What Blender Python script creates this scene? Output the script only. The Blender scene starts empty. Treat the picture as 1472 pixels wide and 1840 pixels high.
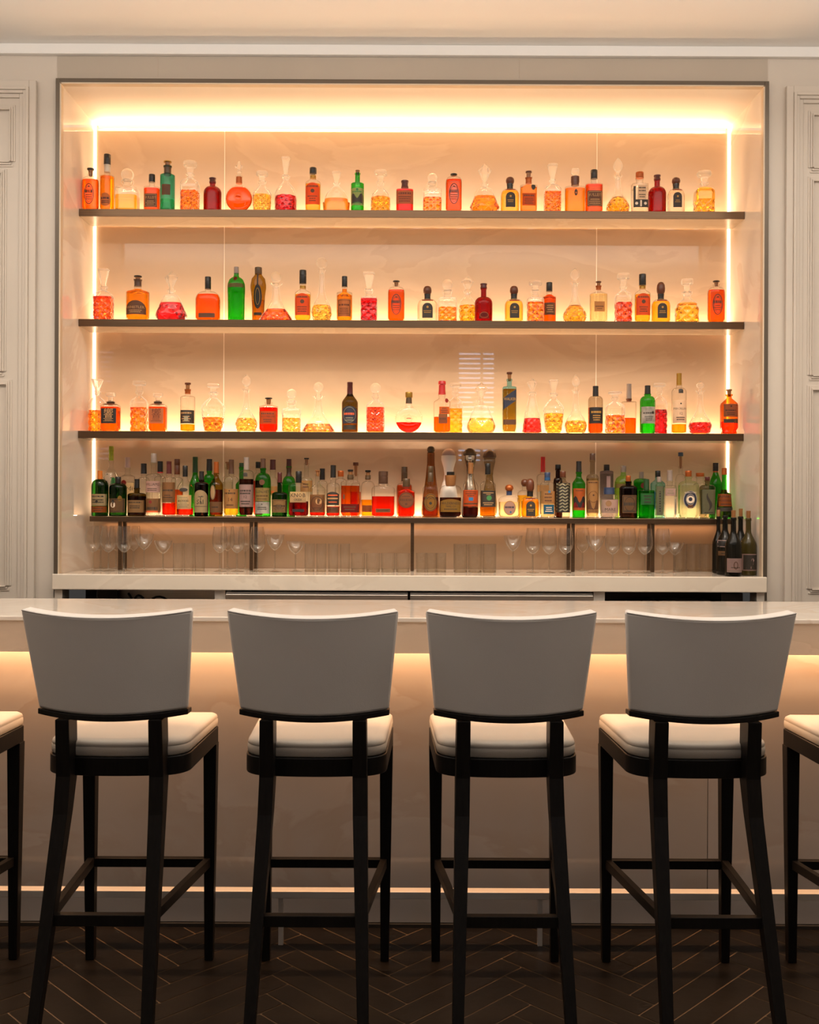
import bpy, math, random
from mathutils import Matrix, Vector
random.seed(4)
SC = bpy.context.scene
COL = SC.collection
# ------------------------------------------------------------------ camera
F, CAMZ, HOR, ROLL = 1800.0, 1.434, 921.0, math.radians(0.25)
cam = bpy.data.cameras.new('camera'); cob = bpy.data.objects.new('camera', cam); COL.objects.link(cob)
cam.sensor_fit = 'HORIZONTAL'; cam.sensor_width = 36; cam.lens = F / 1472 * 36
cam.shift_y = (HOR - 920) / 1472
cam.clip_start = 0.05
cob.matrix_world = Matrix.Translation((0, 0, CAMZ)) @ Matrix.Rotation(math.pi/2, 4, 'X') @ Matrix.Rotation(ROLL, 4, 'Z')
SC.camera = cob
CA, SA = math.cos(ROLL), math.sin(ROLL)
def wx(px, py, Y):
    x, y = px - 736, py - 920
    return (x*CA + y*SA) / F * Y
def wz(px, py, Y):
    x, y = px - 736, py - 920
    return CAMZ - ((-x*SA + y*CA) - (HOR - 920)) / F * Y

# ------------------------------------------------------------------ node materials
MATS = {}
def newmat(name):
    m = bpy.data.materials.new(name); m.use_nodes = True
    nt = m.node_tree; nt.nodes.clear()
    out = nt.nodes.new('ShaderNodeOutputMaterial')
    return m, nt, out
def pbr(name, col, rough=0.5, metal=0.0, spec=0.5, coat=0.0, vary=0.0, scale=8.0, bump=0.0, bscale=60.0, stretch=None, trans=0.0):
    if name in MATS: return MATS[name]
    m, nt, out = newmat(name)
    b = nt.nodes.new('ShaderNodeBsdfPrincipled')
    b.inputs['Base Color'].default_value = (*col, 1); b.inputs['Roughness'].default_value = rough
    b.inputs['Metallic'].default_value = metal; b.inputs['Specular IOR Level'].default_value = spec
    b.inputs['Coat Weight'].default_value = coat; b.inputs['Coat Roughness'].default_value = 0.05
    tc = nt.nodes.new('ShaderNodeTexCoord'); mp = nt.nodes.new('ShaderNodeMapping')
    nt.links.new(tc.outputs['Object'], mp.inputs['Vector'])
    if stretch: mp.inputs['Scale'].default_value = stretch
    if vary > 0:
        n = nt.nodes.new('ShaderNodeTexNoise'); n.inputs['Scale'].default_value = scale; n.inputs['Detail'].default_value = 4
        r = nt.nodes.new('ShaderNodeValToRGB')
        r.color_ramp.elements[0].position = .3; r.color_ramp.elements[1].position = .7
        r.color_ramp.elements[0].color = (*[c*(1-vary) for c in col], 1)
        r.color_ramp.elements[1].color = (*[min(1, c*(1+vary)) for c in col], 1)
        nt.links.new(mp.outputs[0], n.inputs['Vector']); nt.links.new(n.outputs['Fac'], r.inputs[0])
        nt.links.new(r.outputs[0], b.inputs['Base Color'])
    if bump > 0:
        n2 = nt.nodes.new('ShaderNodeTexNoise'); n2.inputs['Scale'].default_value = bscale
        bp = nt.nodes.new('ShaderNodeBump'); bp.inputs['Strength'].default_value = bump; bp.inputs['Distance'].default_value = .002
        nt.links.new(mp.outputs[0], n2.inputs['Vector']); nt.links.new(n2.outputs['Fac'], bp.inputs['Height'])
        nt.links.new(bp.outputs[0], b.inputs['Normal'])
    last = b.outputs[0]
    if trans > 0:
        t = nt.nodes.new('ShaderNodeBsdfTranslucent'); t.inputs[0].default_value = (*col, 1)
        mx = nt.nodes.new('ShaderNodeMixShader'); mx.inputs[0].default_value = trans
        nt.links.new(last, mx.inputs[1]); nt.links.new(t.outputs[0], mx.inputs[2]); last = mx.outputs[0]
    nt.links.new(last, out.inputs[0]); MATS[name] = m; return m
def onyx(name, col, vein, rough=0.06, amount=0.5, scale=1.3, spec=0.5, off=(0, 0, 0)):
    if name in MATS: return MATS[name]
    m, nt, out = newmat(name)
    b = nt.nodes.new('ShaderNodeBsdfPrincipled'); b.inputs['Roughness'].default_value = rough
    b.inputs['Specular IOR Level'].default_value = spec
    tc = nt.nodes.new('ShaderNodeTexCoord'); mp = nt.nodes.new('ShaderNodeMapping')
    mp.inputs['Rotation'].default_value = (.3, .5, .4); mp.inputs['Scale'].default_value = (1, 1, 2.2); mp.inputs['Location'].default_value = off
    n = nt.nodes.new('ShaderNodeTexNoise'); n.inputs['Scale'].default_value = scale; n.inputs['Detail'].default_value = 7; n.inputs['Distortion'].default_value = 1.2
    r = nt.nodes.new('ShaderNodeValToRGB'); cr = r.color_ramp
    cr.elements[0].position = .0; cr.elements[0].color = (*col, 1)
    cr.elements[1].position = 1.; cr.elements[1].color = (*[c*(1-.12*amount) for c in col], 1)
    mid = [c*(1-amount) + v*amount for c, v in zip(col, vein)]
    for p, c in ((.44, col), (.5, mid), (.515, [min(1, x*1.06) for x in col]), (.6, [x*(1-.06*amount) for x in col])):
        e = cr.elements.new(p); e.color = (*c, 1)
    nt.links.new(tc.outputs['Object'], mp.inputs['Vector']); nt.links.new(mp.outputs[0], n.inputs['Vector'])
    nt.links.new(n.outputs['Fac'], r.inputs[0]); nt.links.new(r.outputs[0], b.inputs['Base Color'])
    nt.links.new(b.outputs[0], out.inputs[0]); MATS[name] = m; return m
def emis(name, col, s):
    if name in MATS: return MATS[name]
    m, nt, out = newmat(name)
    e = nt.nodes.new('ShaderNodeEmission'); e.inputs[0].default_value = (*col, 1); e.inputs[1].default_value = s
    nt.links.new(e.outputs[0], out.inputs[0]); MATS[name] = m; return m
def thin(col, edge=None, gloss=1.0, scatter=0.0):
    """thin walled glass: tinted see-through, deeper tint and more mirror at grazing angles"""
    edge = edge or [c*c*.8 for c in col]
    key = 'glass_%02x%02x%02x_%02x_%02d' % (*[int(c*255) for c in col], int(edge[0]*255), int(scatter*99))
    if key in MATS: return MATS[key]
    m, nt, out = newmat(key)
    lw = nt.nodes.new('ShaderNodeLayerWeight'); lw.inputs[0].default_value = .5
    pw = nt.nodes.new('ShaderNodeMath'); pw.operation = 'POWER'; pw.inputs[1].default_value = 3.2
    nt.links.new(lw.outputs['Facing'], pw.inputs[0])
    mc = nt.nodes.new('ShaderNodeMix'); mc.data_type = 'RGBA'
    nt.links.new(pw.outputs[0], mc.inputs[0]); mc.inputs[6].default_value = (*col, 1); mc.inputs[7].default_value = (*edge, 1)
    t = nt.nodes.new('ShaderNodeBsdfTransparent'); nt.links.new(mc.outputs[2], t.inputs[0])
    g = nt.nodes.new('ShaderNodeBsdfGlossy'); g.inputs['Roughness'].default_value = .03; g.inputs[0].default_value = (1, 1, 1, 1)
    fr = nt.nodes.new('ShaderNodeFresnel'); ge = nt.nodes.new('ShaderNodeNewGeometry')
    io = nt.nodes.new('ShaderNodeMapRange'); io.inputs[3].default_value = 1.45; io.inputs[4].default_value = 1/1.45
    nt.links.new(ge.outputs['Backfacing'], io.inputs[0]); nt.links.new(io.outputs[0], fr.inputs[0])
    ml = nt.nodes.new('ShaderNodeMath'); ml.operation = 'MULTIPLY'; ml.inputs[1].default_value = gloss; ml.use_clamp = True
    nt.links.new(fr.outputs[0], ml.inputs[0])
    mx = nt.nodes.new('ShaderNodeMixShader'); nt.links.new(ml.outputs[0], mx.inputs[0])
    nt.links.new(t.outputs[0], mx.inputs[1]); nt.links.new(g.outputs[0], mx.inputs[2])
    last = mx.outputs[0]
    if scatter:      # cut crystal edges catch and pass on the surrounding light
        tl = nt.nodes.new('ShaderNodeBsdfTranslucent'); tl.inputs[0].default_value = (.95, .93, .88, 1)
        df = nt.nodes.new('ShaderNodeBsdfDiffuse'); df.inputs[0].default_value = (.95, .93, .88, 1)
        h = nt.nodes.new('ShaderNodeMixShader'); h.inputs[0].default_value = .5; nt.links.new(tl.outputs[0], h.inputs[1]); nt.links.new(df.outputs[0], h.inputs[2])
        k = nt.nodes.new('ShaderNodeMath'); k.operation = 'MULTIPLY_ADD'; k.inputs[1].default_value = scatter; k.inputs[2].default_value = 0.015; k.use_clamp = True
        nt.links.new(pw.outputs[0], k.inputs[0])
        m3 = nt.nodes.new('ShaderNodeMixShader'); nt.links.new(k.outputs[0], m3.inputs[0]); nt.links.new(last, m3.inputs[1]); nt.links.new(h.outputs[0], m3.inputs[2]); last = m3.outputs[0]
    nt.links.new(last, out.inputs[0]); MATS[key] = m; return m
def fluid(col, ior=1.33, tr=.25, scatter=0.0):
    """clear refracting liquid or solid glass; partly straight-through so the wall glow carries"""
    key = 'fluid_%02x%02x%02x_%d_%d_%d' % (*[int(c*255) for c in col], int(ior*100), int(tr*100), int(scatter*100))
    if key in MATS: return MATS[key]
    m, nt, out = newmat(key)
    g = nt.nodes.new('ShaderNodeBsdfGlass'); g.inputs['Color'].default_value = (*col, 1); g.inputs['IOR'].default_value = ior; g.inputs['Roughness'].default_value = 0
    t = nt.nodes.new('ShaderNodeBsdfTransparent'); t.inputs[0].default_value = (*col, 1)
    mx = nt.nodes.new('ShaderNodeMixShader'); mx.inputs[0].default_value = tr
    nt.links.new(g.outputs[0], mx.inputs[1]); nt.links.new(t.outputs[0], mx.inputs[2])
    last = mx.outputs[0]
    if scatter:
        tl = nt.nodes.new('ShaderNodeBsdfTranslucent'); tl.inputs[0].default_value = (*col, 1)
        m3 = nt.nodes.new('ShaderNodeMixShader'); m3.inputs[0].default_value = scatter
        nt.links.new(last, m3.inputs[1]); nt.links.new(tl.outputs[0], m3.inputs[2]); last = m3.outputs[0]
    nt.links.new(last, out.inputs[0]); MATS[key] = m; return m

# ------------------------------------------------------------------ mesh helpers
def mk(name, verts, faces, mat, parent=None, smooth=False, angle=35, matrix=None):
    me = bpy.data.meshes.new(name); me.from_pydata(verts, [], faces); me.update()
    if mat: me.materials.append(mat)
    if smooth:
        me.polygons.foreach_set('use_smooth', [True]*len(me.polygons)); me.set_sharp_from_angle(angle=math.radians(angle))
    o = bpy.data.objects.new(name, me); COL.objects.link(o)
    if parent: o.parent = parent
    if matrix is not None: o.location = matrix
    return o
class MB:
    def __init__(s): s.v = []; s.f = []
    def add(s, v, f):
        b = len(s.v); s.v += [tuple(p) for p in v]; s.f += [tuple(b+i for i in q) for q in f]; return s
    def box(s, x0, x1, y0, y1, z0, z1):
        v = [(x0,y0,z0),(x1,y0,z0),(x1,y1,z0),(x0,y1,z0),(x0,y0,z1),(x1,y0,z1),(x1,y1,z1),(x0,y1,z1)]
        return s.add(v, [(0,3,2,1),(4,5,6,7),(0,1,5,4),(1,2,6,5),(2,3,7,6),(3,0,4,7)])
    def bar(s, p, q, w0, d0, w1=None, d1=None, up=None):
        """tapered square bar from p to q, section w (x) by d (second axis)"""
        w1 = w0 if w1 is None else w1; d1 = d0 if d1 is None else d1
        p, q = Vector(p), Vector(q); t = (q-p).normalized()
        a = Vector((1,0,0)) if abs(t.x) < .8 else Vector((0,1,0))
        if up: a = Vector(up)
        b = t.cross(a).normalized(); a = b.cross(t).normalized()
        v = []
        for c, w, d in ((p, w0, d0), (q, w1, d1)):
            for i, j in ((-1,-1),(1,-1),(1,1),(-1,1)): v.append(c + a*(i*w/2) + b*(j*d/2))
        return s.add(v, [(0,1,2,3),(7,6,5,4),(0,4,5,1),(1,5,6,2),(2,6,7,3),(3,7,4,0)])
    def loft(s, rings, cap0=True, cap1=True, closed=True):
        n = len(rings[0]); v = [p for r in rings for p in r]; f = []
        for k in range(len(rings)-1):
            for i in range(n if closed else n-1):
                j = (i+1) % n
                f.append((k*n+i, k*n+j, (k+1)*n+j, (k+1)*n+i))
        if cap0: f.append(tuple(reversed(range(n))))
        if cap1: f.append(tuple((len(rings)-1)*n+i for i in range(n)))
        return s.add(v, f)
    def lathe(s, prof, N=24, c=(0,0,0), cap0=True, cap1=True, sq=2.0):
        return s.loft([[(c[0]+x, c[1]+y, c[2]+z) for x, y in sec(r, r, sq, N)] for r, z in prof], cap0, cap1)
    def build(s, name, mat, parent=None, smooth=False, angle=35, loc=None, bevel=0, seg=2):
        o = mk(name, s.v, s.f, mat, parent, smooth, angle, loc)
        if bevel:
            m = o.modifiers.new('soft_edge', 'BEVEL'); m.width = bevel; m.segments = seg; m.limit_method = 'ANGLE'; m.angle_limit = math.radians(40)
        return o
def sec(a, b, n, N):
    out = []
    for i in range(N):
        t = 2*math.pi*i/N; c, s_ = math.cos(t), math.sin(t); r = (abs(c)**n + abs(s_)**n)**(-1/n)
        out.append((a*r*c, b*r*s_))
    return out
def empty(name, loc=(0,0,0)):
    o = bpy.data.objects.new(name, None); COL.objects.link(o); o.location = loc; o.empty_display_size = .05; return o
def tag(o, label=None, cat=None, group=None, kind=None):
    if label: o['label'] = label
    if cat: o['category'] = cat
    if group: o['group'] = group
    if kind: o['kind'] = kind
    return o
def interp(pts, z):
    if z <= pts[0][1]: return pts[0][0]
    for (r0, z0), (r1, z1) in zip(pts, pts[1:]):
        if z <= z1: return r0 + (r1-r0)*(z-z0)/max(1e-9, z1-z0)
    return pts[-1][0]

# ------------------------------------------------------------------ palette
paint = pbr('cream_paint', (.58, .515, .44), .45, vary=.02, scale=2)
ceilm = pbr('ceiling_paint', (.80, .775, .735), .8, vary=.015, scale=1.5)
stone_back = onyx('honed_stone', (.515, .37, .25), (.42, .26, .15), rough=.012, amount=.10, scale=.7, spec=.4)
stone_side = onyx('polished_stone', (.76, .68, .59), (.62, .36, .20), rough=.03, amount=.18, scale=.7, spec=.75, off=(3, 1, 2))
stone_bar = onyx('bar_onyx', (.40, .355, .32), (.34, .25, .18), rough=.07, amount=.26, scale=.9, off=(1, 7, 3))
stone_top = onyx('bar_top_stone', (.76, .69, .60), (.66, .50, .36), rough=.05, amount=.3, scale=2, off=(5, 2, 1))
bronze = pbr('brushed_bronze', (.13, .082, .05), .34, metal=1.0, vary=.12, scale=3, stretch=(1, 60, 60))
brass = pbr('pale_bronze', (.42, .33, .22), .25, metal=1.0)
steel = pbr('brushed_steel', (.55, .50, .44), .3, metal=1.0, vary=.1, scale=4, stretch=(1, 30, 40))
espresso = pbr('espresso_wood', (.0065, .005, .004), .45, spec=.14, vary=.3, scale=14, stretch=(8, 8, 1))
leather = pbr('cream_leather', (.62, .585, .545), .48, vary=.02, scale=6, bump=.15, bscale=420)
warm = (1.0, .62, .32)
# ------------------------------------------------------------------ the room
S = 'structure'
YW, YB, YS = 5.03, 5.57, 5.30                     # wall face, niche back, shelf fronts
NL, NR, NT = -1.757, 1.768, 3.577                 # niche opening
CZ, CT = 1.121, 3.77                              # back counter height, ceiling height
fb = MB().box(-4, 4, -3, 5.03, -.06, -.002)
floor = tag(fb.build('floor', pbr('floor_joint_glint', (.13, .085, .05), .5)), 'dark herringbone wood floor under the bar stools', kind=S)  # paler joint colour paints in the light that plank bevels catch
pl = MB(); W_, L_ = .085, .51; c45 = math.sqrt(.5)
for k in range(-70, 75):
    for m_ in range(-9, 10):
        for hv in (0, 1):
            if hv == 0: u0, v0, du, dv = k*W_+m_*L_, k*W_-m_*L_, L_, W_
            else: u0, v0, du, dv = k*W_+L_+m_*L_, (k+1)*W_-L_-m_*L_, W_, L_
            cu, cv = u0+du/2, v0+dv/2
            X, Y = (cu-cv)*c45, (cu+cv)*c45 + 1.0
            if not (-3.3 < X < 3.3 and .6 < Y < 3.8): continue
            e = .0026
            z = random.uniform(-.0004, .0004)
            q = [(u0+e, v0+e), (u0+du-e, v0+e), (u0+du-e, v0+dv-e), (u0+e, v0+dv-e)]
            pl.add([((u-v)*c45, (u+v)*c45+1.0, z) for u, v in q], [(0, 1, 2, 3)])
pl.build('plank', pbr('smoked_oak', (.007, .0048, .0033), .36, vary=.5, scale=5, spec=.35, bump=.2, bscale=30), floor)
# ceiling and cornice
tag(MB().box(-4, 4, -3, YW, CT, CT+.05).build('ceiling', ceilm), kind=S)
tag(MB().box(-4, 4, YW-.03, YW, CT-.052, CT).build('trim_1', ceilm, bevel=.004), kind=S)
# wall with the niche cut out of it
wb = MB().box(-4, NL-.015, YW, YW+.1, 0, CT).box(NR+.015, 4, YW, YW+.1, 0, CT).box(NL-.015, NR+.015, YW, YW+.1, NT+.015, CT)
wall = tag(wb.build('wall_back', paint), kind=S)
for px in (284, 934):
    x = wx(px, 120, YW); MB().box(x-.0015, x+.0015, YW-.0055, YW+.001, NT+.04, CT-.05).build('panel_joint', pbr('joint', (.45, .38, .3), .6), wall)
tag(MB().box(NL-.02, NR+.02, YW-.004, YW-.0005, NT+.023, CT-.053).build('trim_6', pbr('shaded_frieze', (.43, .37, .30), .5, vary=.03, scale=2)), kind=S)  # frieze colour darkened to paint in the shade above the niche
tag(MB().box(-4.1, -4, -3, YW+.1, 0, CT).build('wall_left', paint), kind=S)
tag(MB().box(4, 4.1, -3, YW+.1, 0, CT).build('wall_right', paint), kind=S)
tag(MB().box(-4.1, 4.1, -3.1, -3, 0, CT).build('wall_front', pbr('dark_panelling', (.07, .05, .04), .5)), kind=S)
win = tag(MB().box(.69, 1.18, -2.995, -2.985, 2.12, 3.70).build('window_1', emis('daylight', (.55, .74, 1), 9)), 'narrow daylit window with slatted blinds behind the viewer', kind=S)
sl = MB()
for k in range(24):
    z_ = 2.12 + k*.068; sl.box(.67, 1.20, -2.975, -2.965, z_, z_+.044)
sl.build('blind_slat', pbr('slat_white', (.6, .58, .54), .6), win)
MB().box(.99, 1.03, -2.982, -2.976, 2.12, 3.70).build('window_frame', paint, win)
# niche lining
nb = tag(MB().box(NL-.03, NR+.03, YB, YB+.05, .9, NT+.05).build('wall_niche_back', stone_back), kind=S)
for px in (403, 1072):
    x = wx(px, 500, YB); MB().box(x-.002, x+.002, YB-.0015, YB+.001, CZ, NT).build('panel_joint', pbr('pale_joint', (.86, .74, .6), .5), nb)
tag(MB().box(NL-.04, NL, YW+.005, YB, CZ-.08, NT+.04).build('wall_niche_left', stone_side), kind=S)
tag(MB().box(NR, NR+.04, YW+.005, YB, CZ-.08, NT+.04).build('wall_niche_right', stone_side), kind=S)
tag(MB().box(NL, NR, YW+.005, YB, NT, NT+.04).build('ceiling_niche', pbr('niche_top', (.84, .76, .66), .5)), kind=S)
# bronze edge frame around the opening
fr = MB(); w = .022; d0, d1 = YW-.022, YW+.02
fr.box(NL-w, NL-.001, d0, d1, 1.0, NT+w); fr.box(NR+.001, NR+w, d0, d1, 1.0, NT+w); fr.box(NL-.001, NR+.001, d0, d1, NT+.001, NT+w)
tag(fr.build('trim_2', pbr('frame_bronze', (.12, .095, .07), .35, metal=.5), bevel=.002), kind=S)
fr = MB()
for x0, x1 in ((NL-.001, NL+.006), (NR-.006, NR+.001)): fr.box(x0, x1, d0, YW+.012, CZ, NT)
fr.box(NL, NR, d0, YW+.012, NT-.006, NT+.001)
tag(fr.build('trim_3', pbr('satin_edge', (.62, .50, .36), .35)), kind=S)
# panelled doors either side with stepped casing
def prof_frame(x0, x1, z0, z1, y, steps, sides='lrt'):
    m = MB()
    for i, (w0, w1, dep) in enumerate(steps):
        if 'l' in sides: m.box(x0-w1, x0-w0, y-dep, y, z0, z1+w1)
        if 'r' in sides: m.box(x1+w0, x1+w1, y-dep, y, z0, z1+w1)
        if 't' in sides: m.box(x0-w0 if 'l' in sides else x0, x1+w0 if 'r' in sides else x1, y-dep, y, z1+w0, z1+w1)
        if 'b' in sides: m.box(x0-w0, x1+w0, y-dep, y, z0-w1, z0-w0)
    return m
def panel_door(idx, xa, xb, ztop, panels, cx0, cx1, sides):
    leaf = MB().box(xa, xb, YW-.010, YW-.0005, .0, ztop)
    o = tag(leaf.build('door_%d' % idx, paint), 'cream panelled door beside the lit niche', kind=S)
    for (z0, z1) in panels:
        m = prof_frame(cx0, cx1, z0, z1, YW-.009, [(0, .006, .016), (.006, .016, .010), (.016, .026, .005)], 'lrtb')
        m.build('panel_moulding', paint, o, bevel=.0015)
    m = prof_frame(xa, xb, 0, ztop, YW-.0005, [(.0, .02, .018), (.02, .036, .026), (.036, .05, .033), (.05, .085, .024)], sides)
    tag(m.build('trim_%d' % (idx+3), paint, bevel=.002), kind=S)
def zz(px, y): return wz(px, y, YW)
xl = wx(36, 500, YW)
panel_door(1, -3.2, xl, zz(36, 178), [(zz(10, 292), zz(10, 200))], -3.0, wx(20, 250, YW), 'lrt')
d = bpy.data.objects['door_1']
for (y1, y0, xe) in ((668, 314, 4), (1052, 692, 15)):
    prof_frame(-3.0, wx(xe, 500, YW), zz(10, y1), zz(10, y0), YW-.009, [(0, .006, .016), (.006, .016, .010), (.016, .026, .005)], 'lrtb').build('panel_moulding', paint, d, bevel=.0015)
xr = wx(1440, 500, YW)
panel_door(2, xr, 3.2, zz(1440, 188), [(zz(1460, 303), zz(1460, 210)), (zz(1460, 675), zz(1460, 328)), (zz(1460, 1058), zz(1460, 702))], wx(1459, 500, YW), 3.0, 'lrt')

# ------------------------------------------------------------------ shelves
SH = {1: wz(736, 378, YS), 2: wz(736, 576, YS), 3: wz(736, 777, YS), 4: wz(736, 930, 5.33)}
pale = onyx('shelf_underside_stone', (.50, .40, .30), (.4, .28, .18), rough=.25, amount=.2, scale=2)
for i, (nm, lab) in enumerate((('top', 'long bronze fronted shelf nearest the niche ceiling, decanters standing on it'),
                               ('second', 'long bronze fronted shelf in the middle of the three wall shelves'),
                               ('third', 'long bronze fronted wall shelf just above the crowded bottle rack'))):
    z = SH[i+1]
    o = MB().box(NL+.001, NR-.001, YS+.008, YB-.075, z-.036, z).build('display_shelf', pale)
    tag(o, lab, 'shelf', 'bronze wall shelves')
    f_ = MB().box(NL+.001, NR-.001, YS, YS+.008, z-.038, z+.001).build('front_edge', bronze, o, bevel=.001); f_['label'] = 'brushed bronze front edge'
# bottle rack on legs
z4 = SH[4]; RX0, RX1 = wx(161, 930, 5.33), wx(1318, 935, 5.33)
rack = empty('bottle_rack', (0, 5.44, CZ)); tag(rack, 'low bronze rack on thin legs holding the crowded row of liquor bottles', 'rack')
def local(o, p): o.parent = p; o.location = -Vector(p.location); return o
local(MB().box(RX0, RX1, 5.33, 5.56, z4-.028, z4).build('rack_top', bronze, bevel=.0015), rack)
for px, Y in ((216, 5.36), (452, 5.36), (741, 5.36), (1029.5, 5.36), (1172.5, 5.36), (224.5, 5.52), (460, 5.52), (1021.5, 5.52), (1166, 5.52)):
    x = wx(px, 985, Y)
    local(MB().box(x-.009, x+.009, Y-.009, Y+.009, CZ, z4-.028).build('leg', bronze), rack)
# back counter slab and cabinet beneath
ct = MB().box(NL+.008, NR-.008, YW-.03, YB-.001, CZ-.078, CZ).box(NL-.02, NR+.012, YW-.05, YW-.0225, CZ-.078, CZ).build('back_counter', onyx('counter_stone', (.72, .63, .52), (.55, .40, .28), rough=.09, amount=.12, scale=1.4, off=(9, 2, 6)), bevel=.004)
tag(ct, 'pale stone back counter slab carrying the glassware and wine bottles', 'counter')
cab = empty('back_bar_cabinet', (0, 5.2, 0)); tag(cab, 'steel back bar cabinet under the stone counter with dark open compartments', 'cabinet')
zt, zb, y0 = CZ-.079, .0, YW-.03
dark = pbr('dark_recess', (.02, .017, .014), .5)
def cb(name, mat, *boxes, bevel=0):
    m = MB()
    for b in boxes: m.box(*b)
    return local(m.build(name, mat, bevel=bevel), cab)
X = lambda px: wx(px, 1068, y0)
steel_l = pbr('light_steel', (.74, .68, .60), .32, metal=.55)
for a, b in ((98, 112), (386, 405), (1067, 1087), (1360, 1374)): cb('upright', steel_l, (X(a), X(b), y0, y0+.1, zb, zt))
cb('carcass', dark, (X(98), X(1374), 5.50, 5.55, zb, zt), (X(98), X(1374), y0+.1, 5.5, .0, .02))
cb('work_shelf', steel, (X(112), X(386), y0+.01, 5.49, .93, .955)); cb('work_shelf', steel, (X(1087), X(1360), y0+.01, 5.49, .93, .955))
cb('back_panel', steel, (X(112), X(386), 5.44, 5.46, .955, zt))
cb('divider', dark, (X(171), X(173), y0+.02, 5.35, .955, zt)); cb('divider', dark, (X(1299), X(1300.5), y0+.02, 5.39, .955, zt))
lining = pbr('lining', (.05, .043, .036), .4)
cb('compartment_lining', lining, (X(1087), X(1360), 5.40, 5.42, .955, zt)); cb('compartment_lining', lining, (X(112), X(171), 5.36, 5.38, .955, zt))
dr = cb('fridge_door', pbr('fridge_white', (.80, .75, .69), .35), (X(406), X(733), y0+.005, y0+.05, .1, zt-.008), bevel=.003)
dr2 = cb('fridge_door', pbr('fridge_white', (.80, .75, .69), .35), (X(737), X(1066), y0+.005, y0+.05, .1, zt-.008), bevel=.003)
for dd, a, b in ((dr, 406, 733), (dr2, 737, 1066)):
    h = MB().box(X(a), X(b), y0-.012, y0+.004, zt-.048, zt-.018).build('handle', steel, bevel=.003); h.parent = dd
    for s0, s1 in ((.02, .12), (.48, .56), (.58, .68)):
        xa = X(a) + (X(b)-X(a))*s0; xb = X(a) + (X(b)-X(a))*s1
        MB().box(xa, xb, y0-.013, y0-.0115, zt-.056, zt-.050).build('grip_slot', dark).parent = dd
# cables and papers in the compartments
def cable(px0, px1, seed):
    random.seed(seed); pts = []
    n = 14
    for i in range(n+1):
        t = i/n; pts.append(Vector((X(px0 + (px1-px0)*t), y0+.14+.05*math.sin(t*5+seed), .968 + .045*abs(math.sin(t*7+seed))*(1-t*.4))))
    m = MB(); rings = []
    for i, p in enumerate(pts):
        t = (pts[min(n, i+1)]-pts[max(0, i-1)]).normalized(); a = t.cross(Vector((0, 0, 1))).normalized(); b = a.cross(t)
        rings.append([tuple(p + a*.006*math.cos(k*math.pi/3) + b*.006*math.sin(k*math.pi/3)) for k in range(6)])
    m.loft(rings); return m
tag(cable(212, 285, 2).build('power_cable', pbr('black_rubber', (.01, .01, .01), .5), smooth=True), 'black cable looped on the steel shelf under the counter', 'cable')
random.seed(8); pp = MB()
for i in range(5):
    a = 1105 + i*22; pp.box(X(a), X(a+95), y0+.10, y0+.30, .9555+i*.0075, .9555+i*.0075+.006)
tag(pp.build('paper_stack', pbr('paper_grey', (.30, .26, .22), .7, vary=.5, scale=20)), 'flat stack of grey papers in the dark open compartment', 'papers')
tag(MB().box(X(1303), X(1350), y0+.12, y0+.3, .9555, 1.03).build('storage_box', pbr('box_black', (.04, .035, .03), .5), bevel=.004), 'black box beside the papers under the counter', 'box')

# ------------------------------------------------------------------ the bar
BT, YF, YP, YR = 1.0875, 3.30, 3.47, 3.97
bt = MB().box(-3.6, 3.6, YF, YR, BT-.016, BT).build('bar_worktop', stone_top, bevel=.003)
tag(bt, 'long polished pale stone bar top running behind the stools', 'bar top')
ap = MB().box(-3.6, 3.6, YF+.004, YF+.03, BT-.118, BT-.016).build('apron', onyx('apron_stone', (.60, .47, .35), (.5, .36, .24), rough=.25, amount=.2, scale=1.5), bt); ap['label'] = 'deep stone front edge'
MB().box(-3.6, 3.6, YF+.03, YP+.02, BT-.05, BT-.016).build('underside', pbr('soffit', (.6, .55, .5), .6), bt)
MB().box(-3.6, 3.6, YR-.03, YR, .9, BT-.016).build('rear_edge', stone_top, bt)
bf = empty('bar_counter', (0, YP, 0)); tag(bf, 'veined onyx bar front lit from under the bar top', 'bar counter')
seams = [-3.6, -2.35, wx(166, 1500, YP), wx(405, 1450, YP)-.0, wx(745, 1450, YP), wx(1272, 1450, YP), 2.35, 3.6]
seams = [-3.6, wx(166, 1500, YP), wx(1272, 1450, YP), 3.6]
for a, b in zip(seams, seams[1:]):
    local(MB().box(a+.0012, b-.0012, YP, YP+.03, .125, BT-.052).build('stone_panel', stone_bar), bf)
local(MB().box(-3.6, 3.6, YP+.005, YP+.03, .012, .125).build('kick_panel', pbr('kick_stone', (.50, .44, .39), .25, vary=.08, scale=3)), bf)
local(MB().box(-3.6, 3.6, YP+.03, YP+.06, 0, BT-.052).build('carcass', dark), bf)
tag(MB().box(-3.6, 3.6, YP-.012, YP-.002, .0, .012).build('baseboard_bar', dark), kind=S)
rail = empty('foot_rail', (0, 3.33, 0)); tag(rail, 'square metal foot rail along the base of the bar front', 'foot rail')
local(MB().box(-3.6, 3.6, 3.305, 3.345, .158, .182).build('rail', pbr('rail_metal', (.74, .66, .57), .32, metal=.35), bevel=.002), rail)
for px in (-190, 505, 970, 1660):
    x = wx(px, 1690, 3.325); local(MB().box(x-.008, x+.008, 3.317, 3.333, 0, .158).build('post', pbr('rail_metal', (.74, .66, .57), .32, metal=.35)), rail)

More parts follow.
